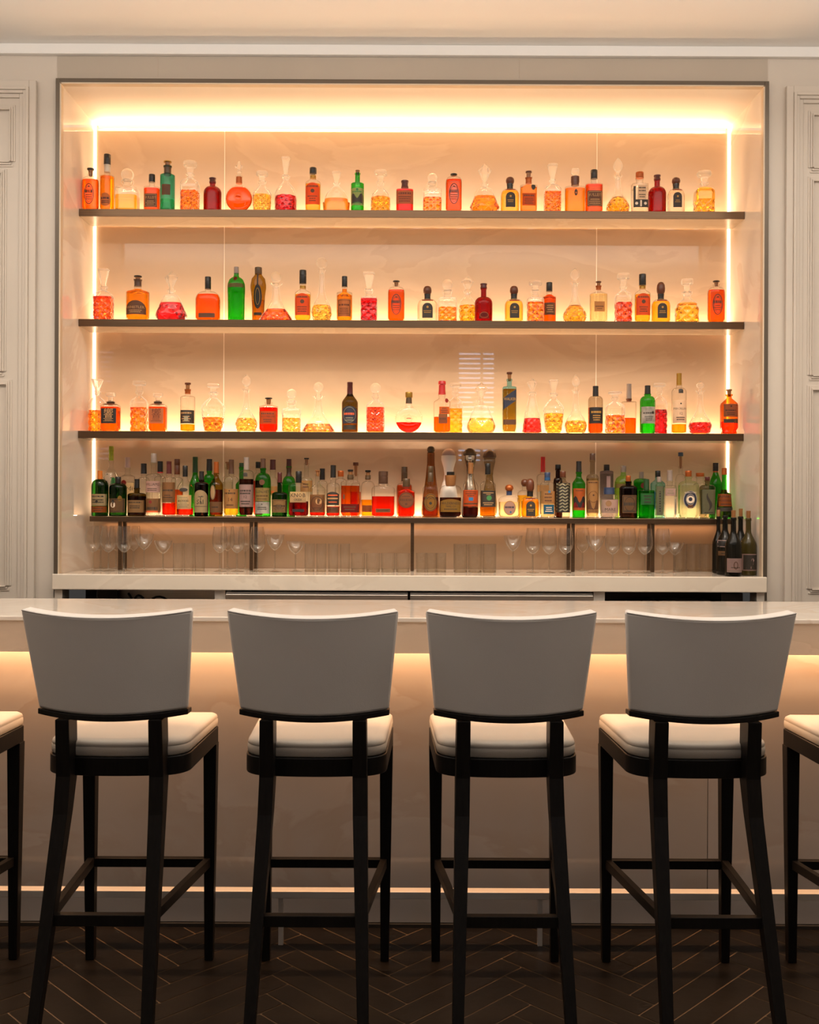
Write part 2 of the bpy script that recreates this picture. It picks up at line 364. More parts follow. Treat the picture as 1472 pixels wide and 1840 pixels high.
# ------------------------------------------------------------------ bar stools (local origin on the floor under the seat centre, Y = 3.0)
def make_stool():
    t = empty('bar_stool'); y = lambda Y: Y - 3.0
    # upholstered back: bowed panel
    NU, NZ = 20, 10; fv = []; bv = []
    for k in range(NZ+1):
        s = k/NZ
        for i in range(NU+1):
            u = -1 + 2*i/NU
            zt_ = 1.150 + .016*u*u; zb_ = .872 + .011*u*u; z = zb_ + (zt_-zb_)*s
            hw = .2105 + .0265*s + .006*math.sin(math.pi*s)*0
            ym = 2.748 - .068*s + .055*u*u
            fv.append((u*hw, y(ym), z)); bv.append((u*(hw-.010), y(ym+.048), z + .004*s))
    m = MB(); n = NU+1; o = len(fv); f = []
    for k in range(NZ):
        for i in range(NU):
            a = k*n+i; f.append((a, a+1, a+n+1, a+n)); f.append((o+a, o+a+n, o+a+n+1, o+a+1))
    for k in range(NZ):
        a = k*n; f.append((a, a+n, o+a+n, o+a)); a = k*n+NU; f.append((a, o+a, o+a+n, a+n))
    for i in range(NU):
        f.append((i, o+i, o+i+1, i+1)); a = NZ*n+i; f.append((a, a+1, o+a+1, o+a))
    m.add(fv+bv, f)
    b_ = m.build('backrest', leather, t, smooth=True, angle=50, bevel=.009, seg=3)
    # seam piping on the top edge
    pr = []
    for i in range(NU+1):
        u = -1+2*i/NU; c = Vector((u*.232, y(2.688+.055*u*u), 1.147+.016*u*u))
        pr.append([(c.x, c.y+.0016*math.cos(q*math.pi/3)-.0085, c.z+.0016*math.sin(q*math.pi/3)) for q in range(6)])
    MB().loft(pr).build('seam', pbr('seam_thread', (.42, .39, .36), .6), b_, smooth=True)
    # dark rail under the back
    m = MB(); rr = []
    for i in range(NU+1):
        u = -1+2*i/NU; hw = .2098; yy = y(2.745+.055*u*u)
        rr.append([(u*hw, yy-.003, .857+.011*u*u), (u*hw, yy+.045, .859+.008*u*u), (u*hw, yy+.045, .8725+.008*u*u), (u*hw, yy-.003, .8725+.011*u*u)])
    m.loft(rr).build('back_rail', espresso, t, bevel=.002)
    # seat outline
    def outline(hf, hb, yf, yb, r, q=8):
        pts = [(-hf, yf), (hf, yf)]
        pts = [(hf-.012, yf), (hf, yf-.012)]
        for i in range(q+1):
            a = math.pi/2*i/q; pts.append((hb - r + r*math.cos(a), yb + r - r*math.sin(a)))
        for i in range(1, 6):
            u = 1-2*i/6; pts.append((u*(hb-r), yb - .010*(1-u*u)))
        for i in range(q+1):
            a = math.pi/2*(1-i/q); pts.append((-hb + r - r*math.cos(a), yb + r - r*math.sin(a)))
        pts += [(-hf, yf-.012), (-hf+.012, yf)]
        return [(px_, y(py_)) for px_, py_ in pts]
    fo = outline(.214, .202, 3.235, 2.812, .075)
    MB().loft([[(a, b, z) for a, b in fo] for z in (.6925, .7445)]).build('seat_frame', espresso, t, smooth=True, angle=40, bevel=.0025)
    so = outline(.213, .200, 3.233, 2.816, .075); cx_ = 0; cy_ = y(3.03)
    def sc(k, z): return [(a*k, cy_+(b-cy_)*k, z) for a, b in so]
    st = MB().loft([sc(.975, .7447), sc(.995, .749), sc(1.0, .760), sc(.998, .7705), sc(.99, .7725), sc(.997, .7745), sc(.985, .783), sc(.955, .7885), sc(.85, .7925), sc(.6, .796), sc(.3, .7975), sc(.05, .798)]).build('seat', pbr('dimmed_leather', (.37, .325, .27), .5, vary=.02, scale=6, bump=.15, bscale=420), t, smooth=True, angle=80)  # same leather as the back, darkened to offset strong light on the seats
    # legs
    for s in (-1, 1):
        MB().bar((s*.193, y(3.212), .693), (s*.190, y(3.212), 0), .042, .042, .027, .027, up=(1, 0, 0)).build('leg', espresso, t, bevel=.002)
        m = MB(); pts = [((s*.128, 2.790, .860), .038, .072), ((s*.129, 2.800, .70), .040, .066), ((s*.131, 2.776, .60), .040, .050), ((s*.151, 2.585, 0), .028, .030)]
        m.loft([[(p[0]+i*w_/2, y(p[1])+j*d_/2, p[2]) for i, j in ((-1,-1),(1,-1),(1,1),(-1,1))] for p, w_, d_ in pts]).build('leg', espresso, t, bevel=.002)
        MB().bar((s*.186, y(3.195), .315), (s*.140, y(2.71), .342), .020, .028, up=(1, 0, 0)).build('stretcher', espresso, t, bevel=.0015)
    MB().box(-.176, .176, y(3.20), y(3.224), .297, .325).build('stretcher', espresso, t, bevel=.0015)
    MB().box(-.128, .128, y(2.682), y(2.706), .322, .352).build('stretcher', espresso, t, bevel=.0015)
    return t
def copy_tree(o, parent=None):
    c = o.copy(); COL.objects.link(c)
    if parent: c.parent = parent
    for ch in list(o.children): copy_tree(ch, c)
    return c
labs = ['white leather bar stool at the left picture edge, only part of its seat in view',
        'white leather bar stool with black legs, leftmost of the four shown whole',
        'white leather bar stool with black legs, second from left of the four whole ones',
        'white leather bar stool with black legs, third from left of the four whole ones',
        'white leather bar stool with black legs, rightmost of the four shown whole',
        'white leather bar stool at the right picture edge, only part of its seat in view']
proto = make_stool()
kids = list(proto.children)
for i, x in enumerate((-1.452, -.826, -.2635, .280, .8256, 1.420)):
    o = proto if i == 0 else copy_tree(proto)
    o.location = (x, 3.0, 0); tag(o, labs[i], 'bar stool', 'white leather bar stools')

# ------------------------------------------------------------------ lamps and glow strips
def area(name, loc, rot, sx, sy, power, col, spread=math.pi):
    l = bpy.data.lights.new(name, 'AREA'); l.shape = 'RECTANGLE'; l.size = sx; l.size_y = sy; l.energy = power; l.color = col; l.spread = spread
    o = bpy.data.objects.new(name, l); COL.objects.link(o); o.location = loc; o.rotation_euler = rot; return o
PI = math.pi; cxn = (NL+NR)/2; wn = NR-NL-.04
for i, p in ((1, 12), (2, 13), (3, 14.5)):
    area('shelf_light', (cxn, YB-.046, SH[i]+.004), (PI-.5, 0, 0), wn, .03, p, warm)
for i in (1, 2, 3):
    area('added_backlight', (cxn, YB-.085, SH[i]+.003), (PI+.35, 0, 0), wn-.05, .012, 5, (1, .74, .48))  # extra strip lamps added to brighten glass outlines from behind
area('rack_backlight', (cxn, YB-.040, SH[4]+.003), (PI+.3, 0, 0), wn-.12, .01, 3.5, (1, .78, .55))
area('rack_light', (cxn, YB-.02, SH[4]+.004), (PI, 0, 0), wn-.1, .02, 8.0, (1, .74, .50))
area('counter_light', (cxn, YB-.03, SH[4]-.034), (0, 0, 0), wn-.1, .02, 1.5, (1, .50, .24))
area('niche_top_light', (cxn, YB-.014, NT-.035), (PI+.37, 0, 0), wn, .02, 17, (1, .66, .36))
for x0, x1, side in ((NL+.001, NL+.008, 'left'), (NR-.008, NR-.001, 'right')):
    o = MB().box(x0, x1, YB-.008, YB-.001, z4+.001, NT-.002).build('glow_strip', emis('strip_glow', (1, .72, .46), 7))
    tag(o, 'thin upright glowing light strip in the %s rear corner of the niche' % side, 'light strip', 'corner light strips')
o = MB().box(NL+.02, NR-.02, YB-.010, YB-.001, NT-.010, NT-.002).build('glow_strip', emis('top_glow', (1, .85, .62), 1.5))
tag(o, 'long glowing light strip where the niche ceiling meets its back wall', 'light strip')
area('bar_glow', (0, YP-.035, BT-.056), (-.10, 0, 0), 7.0, .035, 54, (1, .55, .27))
# room light: two added unseen uplights, over the bar and as fill behind camera
area('ceiling_wash', (0, 2.9, 3.47), (PI, 0, 0), 7, 2.2, 225, (1, .91, .83))
area('ceiling_wash', (0, -1.0, 1.2), (PI, 0, 0), 7.5, 4, 125, (1, .93, .88))
area('label_fill', (0, 3.6, 3.62), (math.radians(39), 0, 0), 3.2, .08, 9, (1, .84, .66), math.radians(40))  # unseen lamp added to brighten the rack labels from the front
area('stool_downlight', (0, 1.2, 3.6), (math.radians(12), 0, 0), 5, .6, 4, (1, .88, .76))
w = bpy.data.worlds.new('world'); SC.world = w; w.use_nodes = True
w.node_tree.nodes['Background'].inputs[0].default_value = (.75, .70, .66, 1); w.node_tree.nodes['Background'].inputs[1].default_value = .06
SC.view_settings.view_transform = 'Standard'; SC.view_settings.look = 'None'; SC.view_settings.exposure = 0
cy = SC.cycles
cy.max_bounces = 14; cy.transparent_max_bounces = 40; cy.transmission_bounces = 10; cy.glossy_bounces = 5; cy.diffuse_bounces = 4
cy.caustics_reflective = False; cy.caustics_refractive = True; cy.sample_clamp_indirect = 4; cy.use_denoising = True
# ------------------------------------------------------------------ glass, bottles and decanters
def lin(h):
    c = [int(h[i:i+2], 16)/255 for i in (0, 2, 4)]
    return tuple(x/12.92 if x <= .04045 else ((x+.055)/1.055)**2.4 for x in c)
GL = {'clear': (.965, .965, .955), 'smoke': (.74, .70, .62), 'green': (.17, .68, .15), 'deep': (.07, .20, .05), 'toffee': (.60, .38, .17), 'olive': (.30, .24, .05),
      'teal': (.20, .62, .52), 'pale': (.66, .93, .45), 'blue': (.55, .82, .86), 'amber': (.80, .36, .06), 'brown': (.16, .065, .02), 'black': (.02, .014, .01),
      'red': (.55, .06, .03), 'lilac': (.62, .60, .68), 'gold': (.62, .47, .10), 'mint': (.86, .93, .80), 'grey': (.55, .52, .40)}
LQ = {'orange': (.93, .34, .02), 'amber': (.98, .58, .07), 'gold': (1.0, .76, .16), 'yellow': (1.0, .82, .32), 'red': (.72, .02, .03), 'scarlet': (.84, .10, .015),
      'rust': (.85, .24, .03), 'maroon': (.42, .03, .015), 'brown': (.30, .09, .02), 'water': (.97, .97, .94), 'pale': (.98, .92, .70), 'green': (.45, .96, .32), 'teal': (.45, .82, .68), 'umber': (.90, .50, .16), 'dusk': (.62, .25, .06)}
CAPC = {'black': lin('15110e'), 'wood': lin('5a2c14'), 'cork': lin('8a5a30'), 'copper': lin('a0501c'), 'dred': lin('4a1410'), 'red': lin('b01818'), 'gold': lin('9a7428'),
        'grey': lin('8a7a70'), 'pink': lin('b09690'), 'blue': lin('1d4c78'), 'lime': lin('98a020'), 'bronze': lin('4c3820'), 'brown': lin('4a3020'), 'green': lin('1c4020'), 'orange': lin('c06a20'), 'white': lin('d0c4b4'), 'navy': lin('2c3a58')}
PAP = {'cream': lin('d8b888'), 'tan': lin('b88a58'), 'white': lin('dcc8b0'), 'black': lin('1a1512'), 'orange': lin('c06020'), 'gold': lin('b08030'), 'brown': lin('5a3418'), 'navy': lin('1e2438'), 'blue': lin('2a6a94'),
       'grey': lin('8c8468'), 'coral': lin('e0602c'), 'pink': lin('c8a49c'), 'charcoal': lin('30281f'), 'dkred': lin('7a1c14'), 'green': lin('3a7a40'), 'dimtan': lin('8a6440'), 'sage': lin('7f7c60')}
def cap_mat(n): return pbr('cap_'+n, CAPC[n], .38, metal=.5 if n in ('gold', 'copper') else 0, vary=.06, scale=30)
def paper(n):
    if n == 'print': return thin((.96, .80, .62), (.9, .7, .5))
    return pbr('paper_'+n, PAP[n], .6, vary=.07, scale=45, trans=.6 if n not in ('black', 'navy', 'charcoal', 'brown') else .05)
def ink(n): return pbr('ink_'+n, PAP.get(n) or CAPC.get(n), .6)
SIL = {
 'onion': [(.60, 0), (.72, .012), (.88, .06), (1, .17), (1, .21), (.93, .28), (.72, .37), (.48, .46), (.33, .56), (.25, .68), (.22, .82), (.22, .93), (.27, .96), (.38, 1)],
 'ship': [(.80, 0), (.93, .015), (1, .06), (.97, .09), (.80, .20), (.58, .32), (.40, .45), (.28, .58), (.215, .72), (.19, .84), (.19, .93), (.25, .96), (.36, 1)],
 'trap': [(.74, 0), (.78, .012), (1, .19), (1, .22), (.47, .79), (.40, .82), (.18, .84), (.17, .93), (.24, .95), (.26, 1)],
 'bell': [(.84, 0), (.92, .012), (.98, .12), (1, .38), (.98, .48), (.9, .58), (.70, .68), (.42, .77), (.24, .85), (.21, .9), (.3, .93), (.38, .96), (.36, 1)],
 'cone': [(.92, 0), (1, .015), (1, .05), (.93, .22), (.72, .5), (.5, .72), (.36, .85), (.34, .92), (.44, .95), (.44, 1)],
 'sq': [(.90, 0), (.97, .008), (1, .03), (1, .68), (.97, .73), (.80, .795), (.48, .85), (.29, .885), (.29, .925), (.42, .95), (.42, 1)],
 'flatsq': [(.90, 0), (.97, .008), (1, .03), (1, .70), (.97, .735), (.86, .75), (.55, .77), (.46, .80), (.40, .86), (.50, .91), (.55, .95), (.5, 1)],
 'broad': [(.60, 0), (.70, .01), (.80, .10), (.92, .33), (1, .56), (1, .62), (.90, .68), (.55, .80), (.30, .86), (.27, .93), (.40, .95), (.40, 1)],
 'urn': [(.82, 0), (.90, .012), (.97, .25), (1, .52), (1, .60), (.88, .68), (.58, .77), (.34, .84), (.28, .92), (.42, .95), (.44, 1)],
 'shoul': [(.86, 0), (.95, .012), (1, .06), (1, .5), (.86, .55), (.84, .62), (.62, .7), (.36, .78), (.28, .88), (.40, .93), (.44, 1)],
 'arch': [(.92, 0), (.98, .012), (1, .05), (1, .28), (.96, .44), (.83, .6), (.62, .73), (.36, .83), (.22, .89), (.22, .94), (.32, .97), (.32, 1)],
 'hour': [(.70, 0), (.76, .012), (.78, .05), (.78, .3), (.86, .55), (1, .72), (1, .78), (.86, .9), (.5, .965), (.44, .985), (.44, 1)],
 'flute': [(.88, 0), (.93, .012), (.95, .06), (.97, .5), (1, .62), (1, .70), (.97, .78), (.8, .86), (.55, .9), (.34, .92), (.28, .96), (.28, 1)],
 'taper': [(.95, 0), (1, .01), (1, .12), (.82, .35), (.56, .62), (.42, .82), (.40, 1)],
 'clase': [(.80, 0), (.96, .03), (1, .12), (.97, .25), (.78, .45), (.5, .62), (.42, .70), (.5, .80), (.72, .93), (.72, 1)],
 'apoth': [(.72, 0), (.86, .015), (.88, .05), (.80, .09), (1, .17), (1, .72), (.92, .78), (.42, .88), (.30, .91), (.30, .96), (.42, .97), (.42, 1)],
 'jugtri': [(.94, 0), (1, .012), (1, .05), (.80, .52), (.76, .57), (.36, .60), (.32, .66), (.28, .9), (.28, 1)],
}
NM = {1: 'top shelf', 2: 'second shelf', 3: 'third shelf', 4: 'bottle rack'}
FRONT = {1: YS+.022, 2: YS+.022, 3: YS+.022, 4: 5.340}
def bottle_sil(sh, nk, nw, style):
    """straight body, shoulder from sh to nk (fractions of the height), neck ratio nw"""
    p = [(.90, 0), (.97, .008), (1, .03), (1, sh)]
    for i in range(1, 9):
        t = i/9
        if style == 'r': r = nw + (1-nw)*math.cos(t*math.pi/2)**.9; z = sh + (nk-sh)*math.sin(t*math.pi/2)
        elif style == 's': r = 1 + (nw-1)*(t*t*(3-2*t)); z = sh + (nk-sh)*t
        else: r = 1 + (nw-1)*min(1, t*1.15)**1.6; z = sh + (nk-sh)*t**.7
        p.append((r, z))
    p += [(nw, nk), (nw*.97, .955), (nw*1.16, .965), (nw*1.16, .995), (nw*1.05, 1)]
    return p
def dense(sil, n):
    zs = sorted(set([z for _, z in sil] + [i/n for i in range(n+1)])); return [(interp(sil, z), z) for z in zs]
class Vessel:
    def __init__(s, sil, a, H, dep, n, minr): s.sil, s.a, s.H, s.dep, s.n, s.minr = sil, a, H, dep, n, minr
    def ab(s, z):
        r = interp(s.sil, z/s.H); t = max(0, min(1, (r-s.minr)/max(.05, min(.45, 1-s.minr)))); t = t*t*(3-2*t)
        x = s.a*r; return x, x*(s.dep*t + 1-t), 2+(s.n-2)*t
    def ring(s, z, k=1.0, N=32, cut=0, M=0):
        a, b, n = s.ab(z); out = []
        for i, (x, y) in enumerate(sec(a*k, b*k, n, N)):
            if cut:
                th = i/N*M; w = z/s.a*M/5.2
                d = max(abs(((th+w) % 1)-.5), abs(((th-w) % 1)-.5))*2
                f = 1 - cut*(1-d); x *= f; y *= f
            out.append((x, y, z))
        return out
    def front(s, x, z, off=.0006):
        a, b, n = s.ab(z); u = min(.985, abs(x)/max(1e-6, a)); return -b*(1-u**n)**(1/n) - off
FONTC = {}
BLURRED = set('RYE|LIMONE|CHERRY|MILLSTONE|EL JIMADOR|CLEMENT|COPPERHEAD|HARVEST|AVIATION|vida|HAVANA|OBAN|HIGHLAND|PARK|SAUZA|NIKKA|BASIL|ST GEORGE|OLD|Cincoro|ABSOLUT|ELYX|WOODFORD|TEMPLETON|REDEMPTION|BLANTON|47|HAKUSHU|BLUE JR|FRENCH OAK|ABSINTHE|MARK|ELIZA RYE'.split('|'))   # print too blurred in the photo to read: drawn as broken bars
def text_pts(txt):
    if txt not in FONTC:
        c = bpy.data.curves.new('lettering', 'FONT'); c.body = txt; c.size = 1; c.align_x = 'CENTER'; c.align_y = 'CENTER'; c.resolution_u = 1
        o = bpy.data.objects.new('lettering', c); me = bpy.data.meshes.new_from_object(o)
        FONTC[txt] = ([tuple(v.co) for v in me.vertices], [tuple(p.vertices) for p in me.polygons])
        bpy.data.objects.remove(o); bpy.data.meshes.remove(me); bpy.data.curves.remove(c)
    return FONTC[txt]
def stopper(kind, w, z0, z1, mat_n, parent, neck):
    """closures: w half width of the head, z0 neck top, z1 top"""
    h = z1-z0; m = MB(); crystal = fluid((.985, .98, .97), 1.42, .30, .22)
    stem = [(neck*.62, z0-min(.02, h*.5)), (neck*.70, z0)]
    if kind == 'ball':
        r = min(h*.52, w); zc = z1-r; pr = stem + [(neck*.9, z0+.001), (neck*.75, z0+.004), (r*.38, max(z0+.004, zc-r*.93))]
        pr += [(r*math.sin(a*math.pi/14), zc-r*math.cos(a*math.pi/14)) for a in range(2, 14)] + [(r*.05, z1)]
        return m.lathe(pr, 24).build('stopper', crystal, parent, smooth=True, angle=60)
    if kind == 'egg':
        zb = z0+h*.16; pr = stem + [(neck*.85, z0+.001), (w*.30, zb)]
        for i in range(1, 12):
            t = i/12; pr.append((w*(math.sin(math.pi*t**.85)**.8)*(1 if t < .6 else 1-.1*(t-.6)), zb+(z1-zb)*t))
        pr.append((w*.04, z1)); return m.lathe(pr, 24).build('stopper', crystal, parent, smooth=True, angle=70)
    if kind == 'disc':
        zt = z0+h*.5; pr = stem + [(neck*.85, z0+.001), (w*.40, z0+h*.12), (w*.52, z0+h*.3), (w*.45, zt), (w*.93, zt+h*.10), (w, zt+h*.17), (w, z1-h*.10), (w*.93, z1-h*.02), (w*.9, z1)]
        return m.lathe(pr, 28, sq=2.6).build('stopper', crystal, parent, smooth=True, angle=40)
    if kind == 'wedge':
        pr = stem + [(neck*.85, z0+.001), (w*.5, z0+h*.04), (w*.42, z0+h*.14), (w*.98, z1-h*.08), (w, z1-h*.04), (w*.94, z1)]
        return m.lathe(pr, 24, sq=5).build('stopper', crystal, parent, smooth=True, angle=30)
    if kind == 'gem':
        zb = z0+h*.10
        pr = stem + [(neck*.8, z0+.001), (w*.30, zb), (w*.42, zb+h*.10), (w, z0+h*.66), (w*.96, z0+h*.70), (w*.12, z1)]
        return m.lathe(pr, 6).build('stopper', crystal, parent)
    if kind == 'fleur':
        z = z0; pr = stem + [(w*.5, z0+.001), (w*.35, z0+h*.2), (w*.6, z0+h*.32), (w*.3, z0+h*.42), (w*.55, z0+h*.6), (w*.62, z0+h*.74), (w*.3, z0+h*.85), (w*.35, z0+h*.93), (w*.1, z1)]
        m.lathe(pr, 16)
        for sx in (-1, 1): m.lathe([(w*.3*math.sin(a*math.pi/8), w*.3*-math.cos(a*math.pi/8)) for a in range(1, 8)], 12, c=(sx*w*.7, 0, z0+h*.62))
        return m.build('stopper', crystal, parent, smooth=True)
    cm = cap_mat(mat_n)
    if kind == 'cap': pr = [(w*.96, z0-.002), (w, z0), (w, z1-h*.45), (w*.96, z1-h*.44), (w*.96, z1-h*.40), (w, z1-h*.39), (w, z1-.0015), (w*.94, z1)]
    elif kind == 'long': pr = [(w*1.06, z0-.001), (w*1.04, z0+h*.3), (w*.98, z1-h*.22), (w*1.02, z1-h*.21), (w*1.02, z1-.001), (w*.95, z1)]
    elif kind == 'mush': pr = [(neck*.9, z0-.004), (w*.72, z0), (w*.95, z0+h*.2), (w, z0+h*.45), (w*.9, z0+h*.75), (w*.6, z0+h*.94), (w*.2, z1)]
    elif kind == 'tcork':
        zt = z1-max(.006, h*.28)
        m.lathe([(w*.62, zt), (w*.97, zt), (w, zt+.001), (w, z1-.001), (w*.92, z1)], 20)
        o = m.build('stopper_head', cm, parent, smooth=True, angle=40)
        m2 = MB().lathe([(neck*.60, z0-.012), (neck*.72, z0), (neck*.8, zt)], 16).build('cork', cap_mat('cork'), o, smooth=True); return o
    elif kind == 'wax':
        pr = [(w*1.12, z0), (w*1.1, z0+h*.1), (w, z0+h*.3), (w*.96, z1-h*.3), (w*1.12, z1-h*.26), (w*1.12, z1-h*.04), (w*1.0, z1)]
    elif kind == 'dome': pr = [(neck*.7, z0-.004), (w*.85, z0), (w*.98, z0+h*.04), (w, z0+h*.1)] + [(w*math.cos(a*math.pi/16), z0+h*.1+h*.9*math.sin(a*math.pi/16)) for a in range(1, 8)] + [(w*.05, z1)]
    return m.lathe(pr, 22).build('cap', cm, parent, smooth=True, angle=40)
def make_label(v, spec, parent, a, zy):
    """spec: (shape, width fraction, y0px, y1px, paper, [extras], x offset fraction) drawn on the front of the vessel"""
    shape, wf, y0, y1, pm = spec[:5]; ex = spec[5] if len(spec) > 5 else []; xo = (spec[6] if len(spec) > 6 else 0)*a
    z1, z0 = zy(y0), zy(y1); z0 = max(z0, v.H*.035); hw = a*wf; NX, NZ = 14, 6
    vs, fs = [], []
    for i in range(NX+1):
        u = -1+2*i/NX; zl, zh = z0, z1
        if shape == 'oval': k = math.sqrt(max(0, 1-u*u*.985)); c = (z0+z1)/2; zl, zh = c-(c-z0)*k, c+(z1-c)*k
        elif shape == 'arch': k = math.sqrt(max(0, 1-u*u*.985)); zb = z1-min(hw, (z1-z0)*.6); zh = zb+(z1-zb)*k
        elif shape == 'shield': k = math.sqrt(max(0, 1-u*u*.7)); zh = z1-(z1-z0)*.2*(1-k)*2
        elif shape == 'slant': zl, zh = z0+(z1-z0)*(.5+.5*u)*.45, z1-(z1-z0)*(.5-.5*u)*.45
        for j in range(NZ+1):
            z = zl+(zh-zl)*j/NZ; x = xo+u*hw; vs.append((x, v.front(x, z), z))
    for i in range(NX):
        for j in range(NZ):
            q = i*(NZ+1)+j; fs.append((q, q+NZ+1, q+NZ+2, q+1))
    o = mk('paper_label', vs, fs, paper(pm), parent, smooth=True)
    groups = {}
    for ei, e in enumerate(ex):
        kind, colr = e[0], e[1]; g = groups.setdefault((colr + '/%d' % ei, 'print' if kind in ('dot', 'ring', 'tree', 'bird', 'seal', 'hill') else 'lettering'), MB())
        zc = (z0+z1)/2; H_ = z1-z0
        def put(pts, fcs): g.add([(xo+x, v.front(xo+x, z, .0014), z) for x, z in pts], fcs)
        def quad(xa, xb, za, zb, n=6):
            P, Q = [], []
            for i in range(n+1):
                x = xa+(xb-xa)*i/n; P += [(x, za), (x, zb)]
            for i in range(n): Q.append((2*i, 2*i+2, 2*i+3, 2*i+1))
            put(P, Q)
        if kind == 't':          # text: string, centre fraction, height fraction, optional vertical
            txt, cf, hf = e[2:5]
            if txt in BLURRED:
                t = hf*H_*.34
                if len(e) > 5:
                    for q in range(9): quad((e[5]-.22)*hw, (e[5]+.22)*hw, z0+H_*(.12+.085*q), z0+H_*(.12+.085*q+random.uniform(.03, .06)), 1)
                else:
                    x, L = -.78*hw, .78*hw
                    while x < L:
                        x2 = min(L, x+random.uniform(.12, .3)*hw); quad(x, x2-.06*hw, z0+cf*H_-t, z0+cf*H_+t, 2); x = x2
                continue
            P, Q = text_pts(txt); s = hf*H_*1.35
            wmax = max(p[0] for p in P)-min(p[0] for p in P); vert = len(e) > 5
            lim = (H_ if vert else 2*hw)*.92; sx = min(s, lim/max(.01, wmax)*1.0)
            if vert: put([(-p[1]*s + e[5]*hw, z0+cf*H_+p[0]*sx) for p in P], [tuple(q) for q in Q])
            else: put([(p[0]*sx, z0+cf*H_+p[1]*s) for p in P], Q)
        elif kind == 'l':        # lines of small print
            n, ca, cb_ = e[2:5]
            for i in range(n):
                zz_ = z0+H_*(ca+(cb_-ca)*(i+.5)/n); L = hw*random.uniform(.45, .78); t = H_*(cb_-ca)/n*.22; x = -L
                while x < L:
                    x2 = min(L, x+random.uniform(.10, .25)*hw); quad(x, x2-.03*hw, zz_-t, zz_+t, 2); x = x2
        elif kind == 'b': quad(-hw*e[4], hw*e[4], z0+H_*e[2], z0+H_*e[3], 8)
        elif kind == 'dot':
            cx_, cf, rf = e[2:5]; r = rf*hw; put([(cx_*hw+r*math.cos(k*math.pi/9), z0+cf*H_+r*math.sin(k*math.pi/9)) for k in range(18)], [tuple(range(18))])
        elif kind == 'ring':
            rx, rz, t = e[2:5]; P = []
            for k in range(28):
                c_, s_ = math.cos(k*math.pi/14), math.sin(k*math.pi/14); P += [(hw*rx*c_, zc+H_/2*rz*s_), (hw*(rx-t)*c_, zc+H_/2*(rz-t*hw/(H_/2))*s_)]
            put(P, [(2*k, 2*((k+1) % 28), 2*((k+1) % 28)+1, 2*k+1) for k in range(28)])
        elif kind == 'frame':
            t = .06*hw
            quad(-hw*.9, hw*.9, z0+H_*.06, z0+H_*.06+t); quad(-hw*.9, hw*.9, z1-H_*.06-t, z1-H_*.06)
            quad(-hw*.9, -hw*.9+t, z0+H_*.06, z1-H_*.06, 1); quad(hw*.9-t, hw*.9, z0+H_*.06, z1-H_*.06, 1)
        elif kind == 'tree':     # a small palm
            b0 = z0+H_*.42; quad(.02*hw, .12*hw, b0, b0+H_*.28, 1)
            for k in range(6):
                an = math.pi*(.05+.18*k); c_ = (.07*hw, b0+H_*.28); L = hw*.5
                put([c_, (c_[0]+L*math.cos(an), c_[1]+L*math.sin(an)*.55), (c_[0]+L*.6*math.cos(an)+.05*hw, c_[1]+L*.6*math.sin(an)*.5-.09*hw)], [(0, 1, 2)])
        elif kind == 'bird':
            P = [(.45, .62), (.30, .74), (.12, .72), (.02, .58), (-.35, .36), (-.62, .14), (-.25, .24), (.05, .24), (.30, .36), (.36, .54)]
            put([(x*hw, z0+H_*z) for x, z in P], [tuple(range(10))])
            quad(-.02*hw, .03*hw, z0+H_*.12, z0+H_*.25, 1)
        elif kind == 'seal':     # seahorse like curl
            P, Q = [], []
            for k in range(15):
                t = k/14; x = .28*math.sin(t*5.2)*(1-.2*t)-.02; z = .14+.70*t; w_ = .05+.16*math.sin(math.pi*min(1, t*1.05))
                P += [((x-w_)*hw, z0+H_*z), ((x+w_)*hw, z0+H_*z)]
            put(P, [(2*k, 2*k+1, 2*k+3, 2*k+2) for k in range(14)])
        elif kind == 'hill':
            h0, P = e[2], []
            for k in range(9): P += [(-hw*.95+hw*1.9*k/8, z0+H_*.12), (-hw*.95+hw*1.9*k/8, z0+H_*(h0+.16*math.sin(k*1.1+.4)))]
            put(P, [(2*k, 2*k+2, 2*k+3, 2*k+1) for k in range(8)])
        elif kind == 'zig':
            for r in range(9):
                for c_ in range(5):
                    xa = hw*(-.95+.38*c_); za = z0+H_*(.03+.107*r); sg = 1 if (c_ % 2) else -1
                    put([(xa, za+(0 if sg > 0 else H_*.05)), (xa+.34*hw, za+(H_*.05 if sg > 0 else 0)), (xa+.34*hw, za+(H_*.05 if sg > 0 else 0)+H_*.055), (xa, za+(0 if sg > 0 else H_*.05)+H_*.055)], [(0, 1, 2, 3)])
    for (colr, nm), g in groups.items():
        if g.f: g.build(nm, ink(colr.split('/')[0]), o)
    return o
ITEMS = []
USED = {}
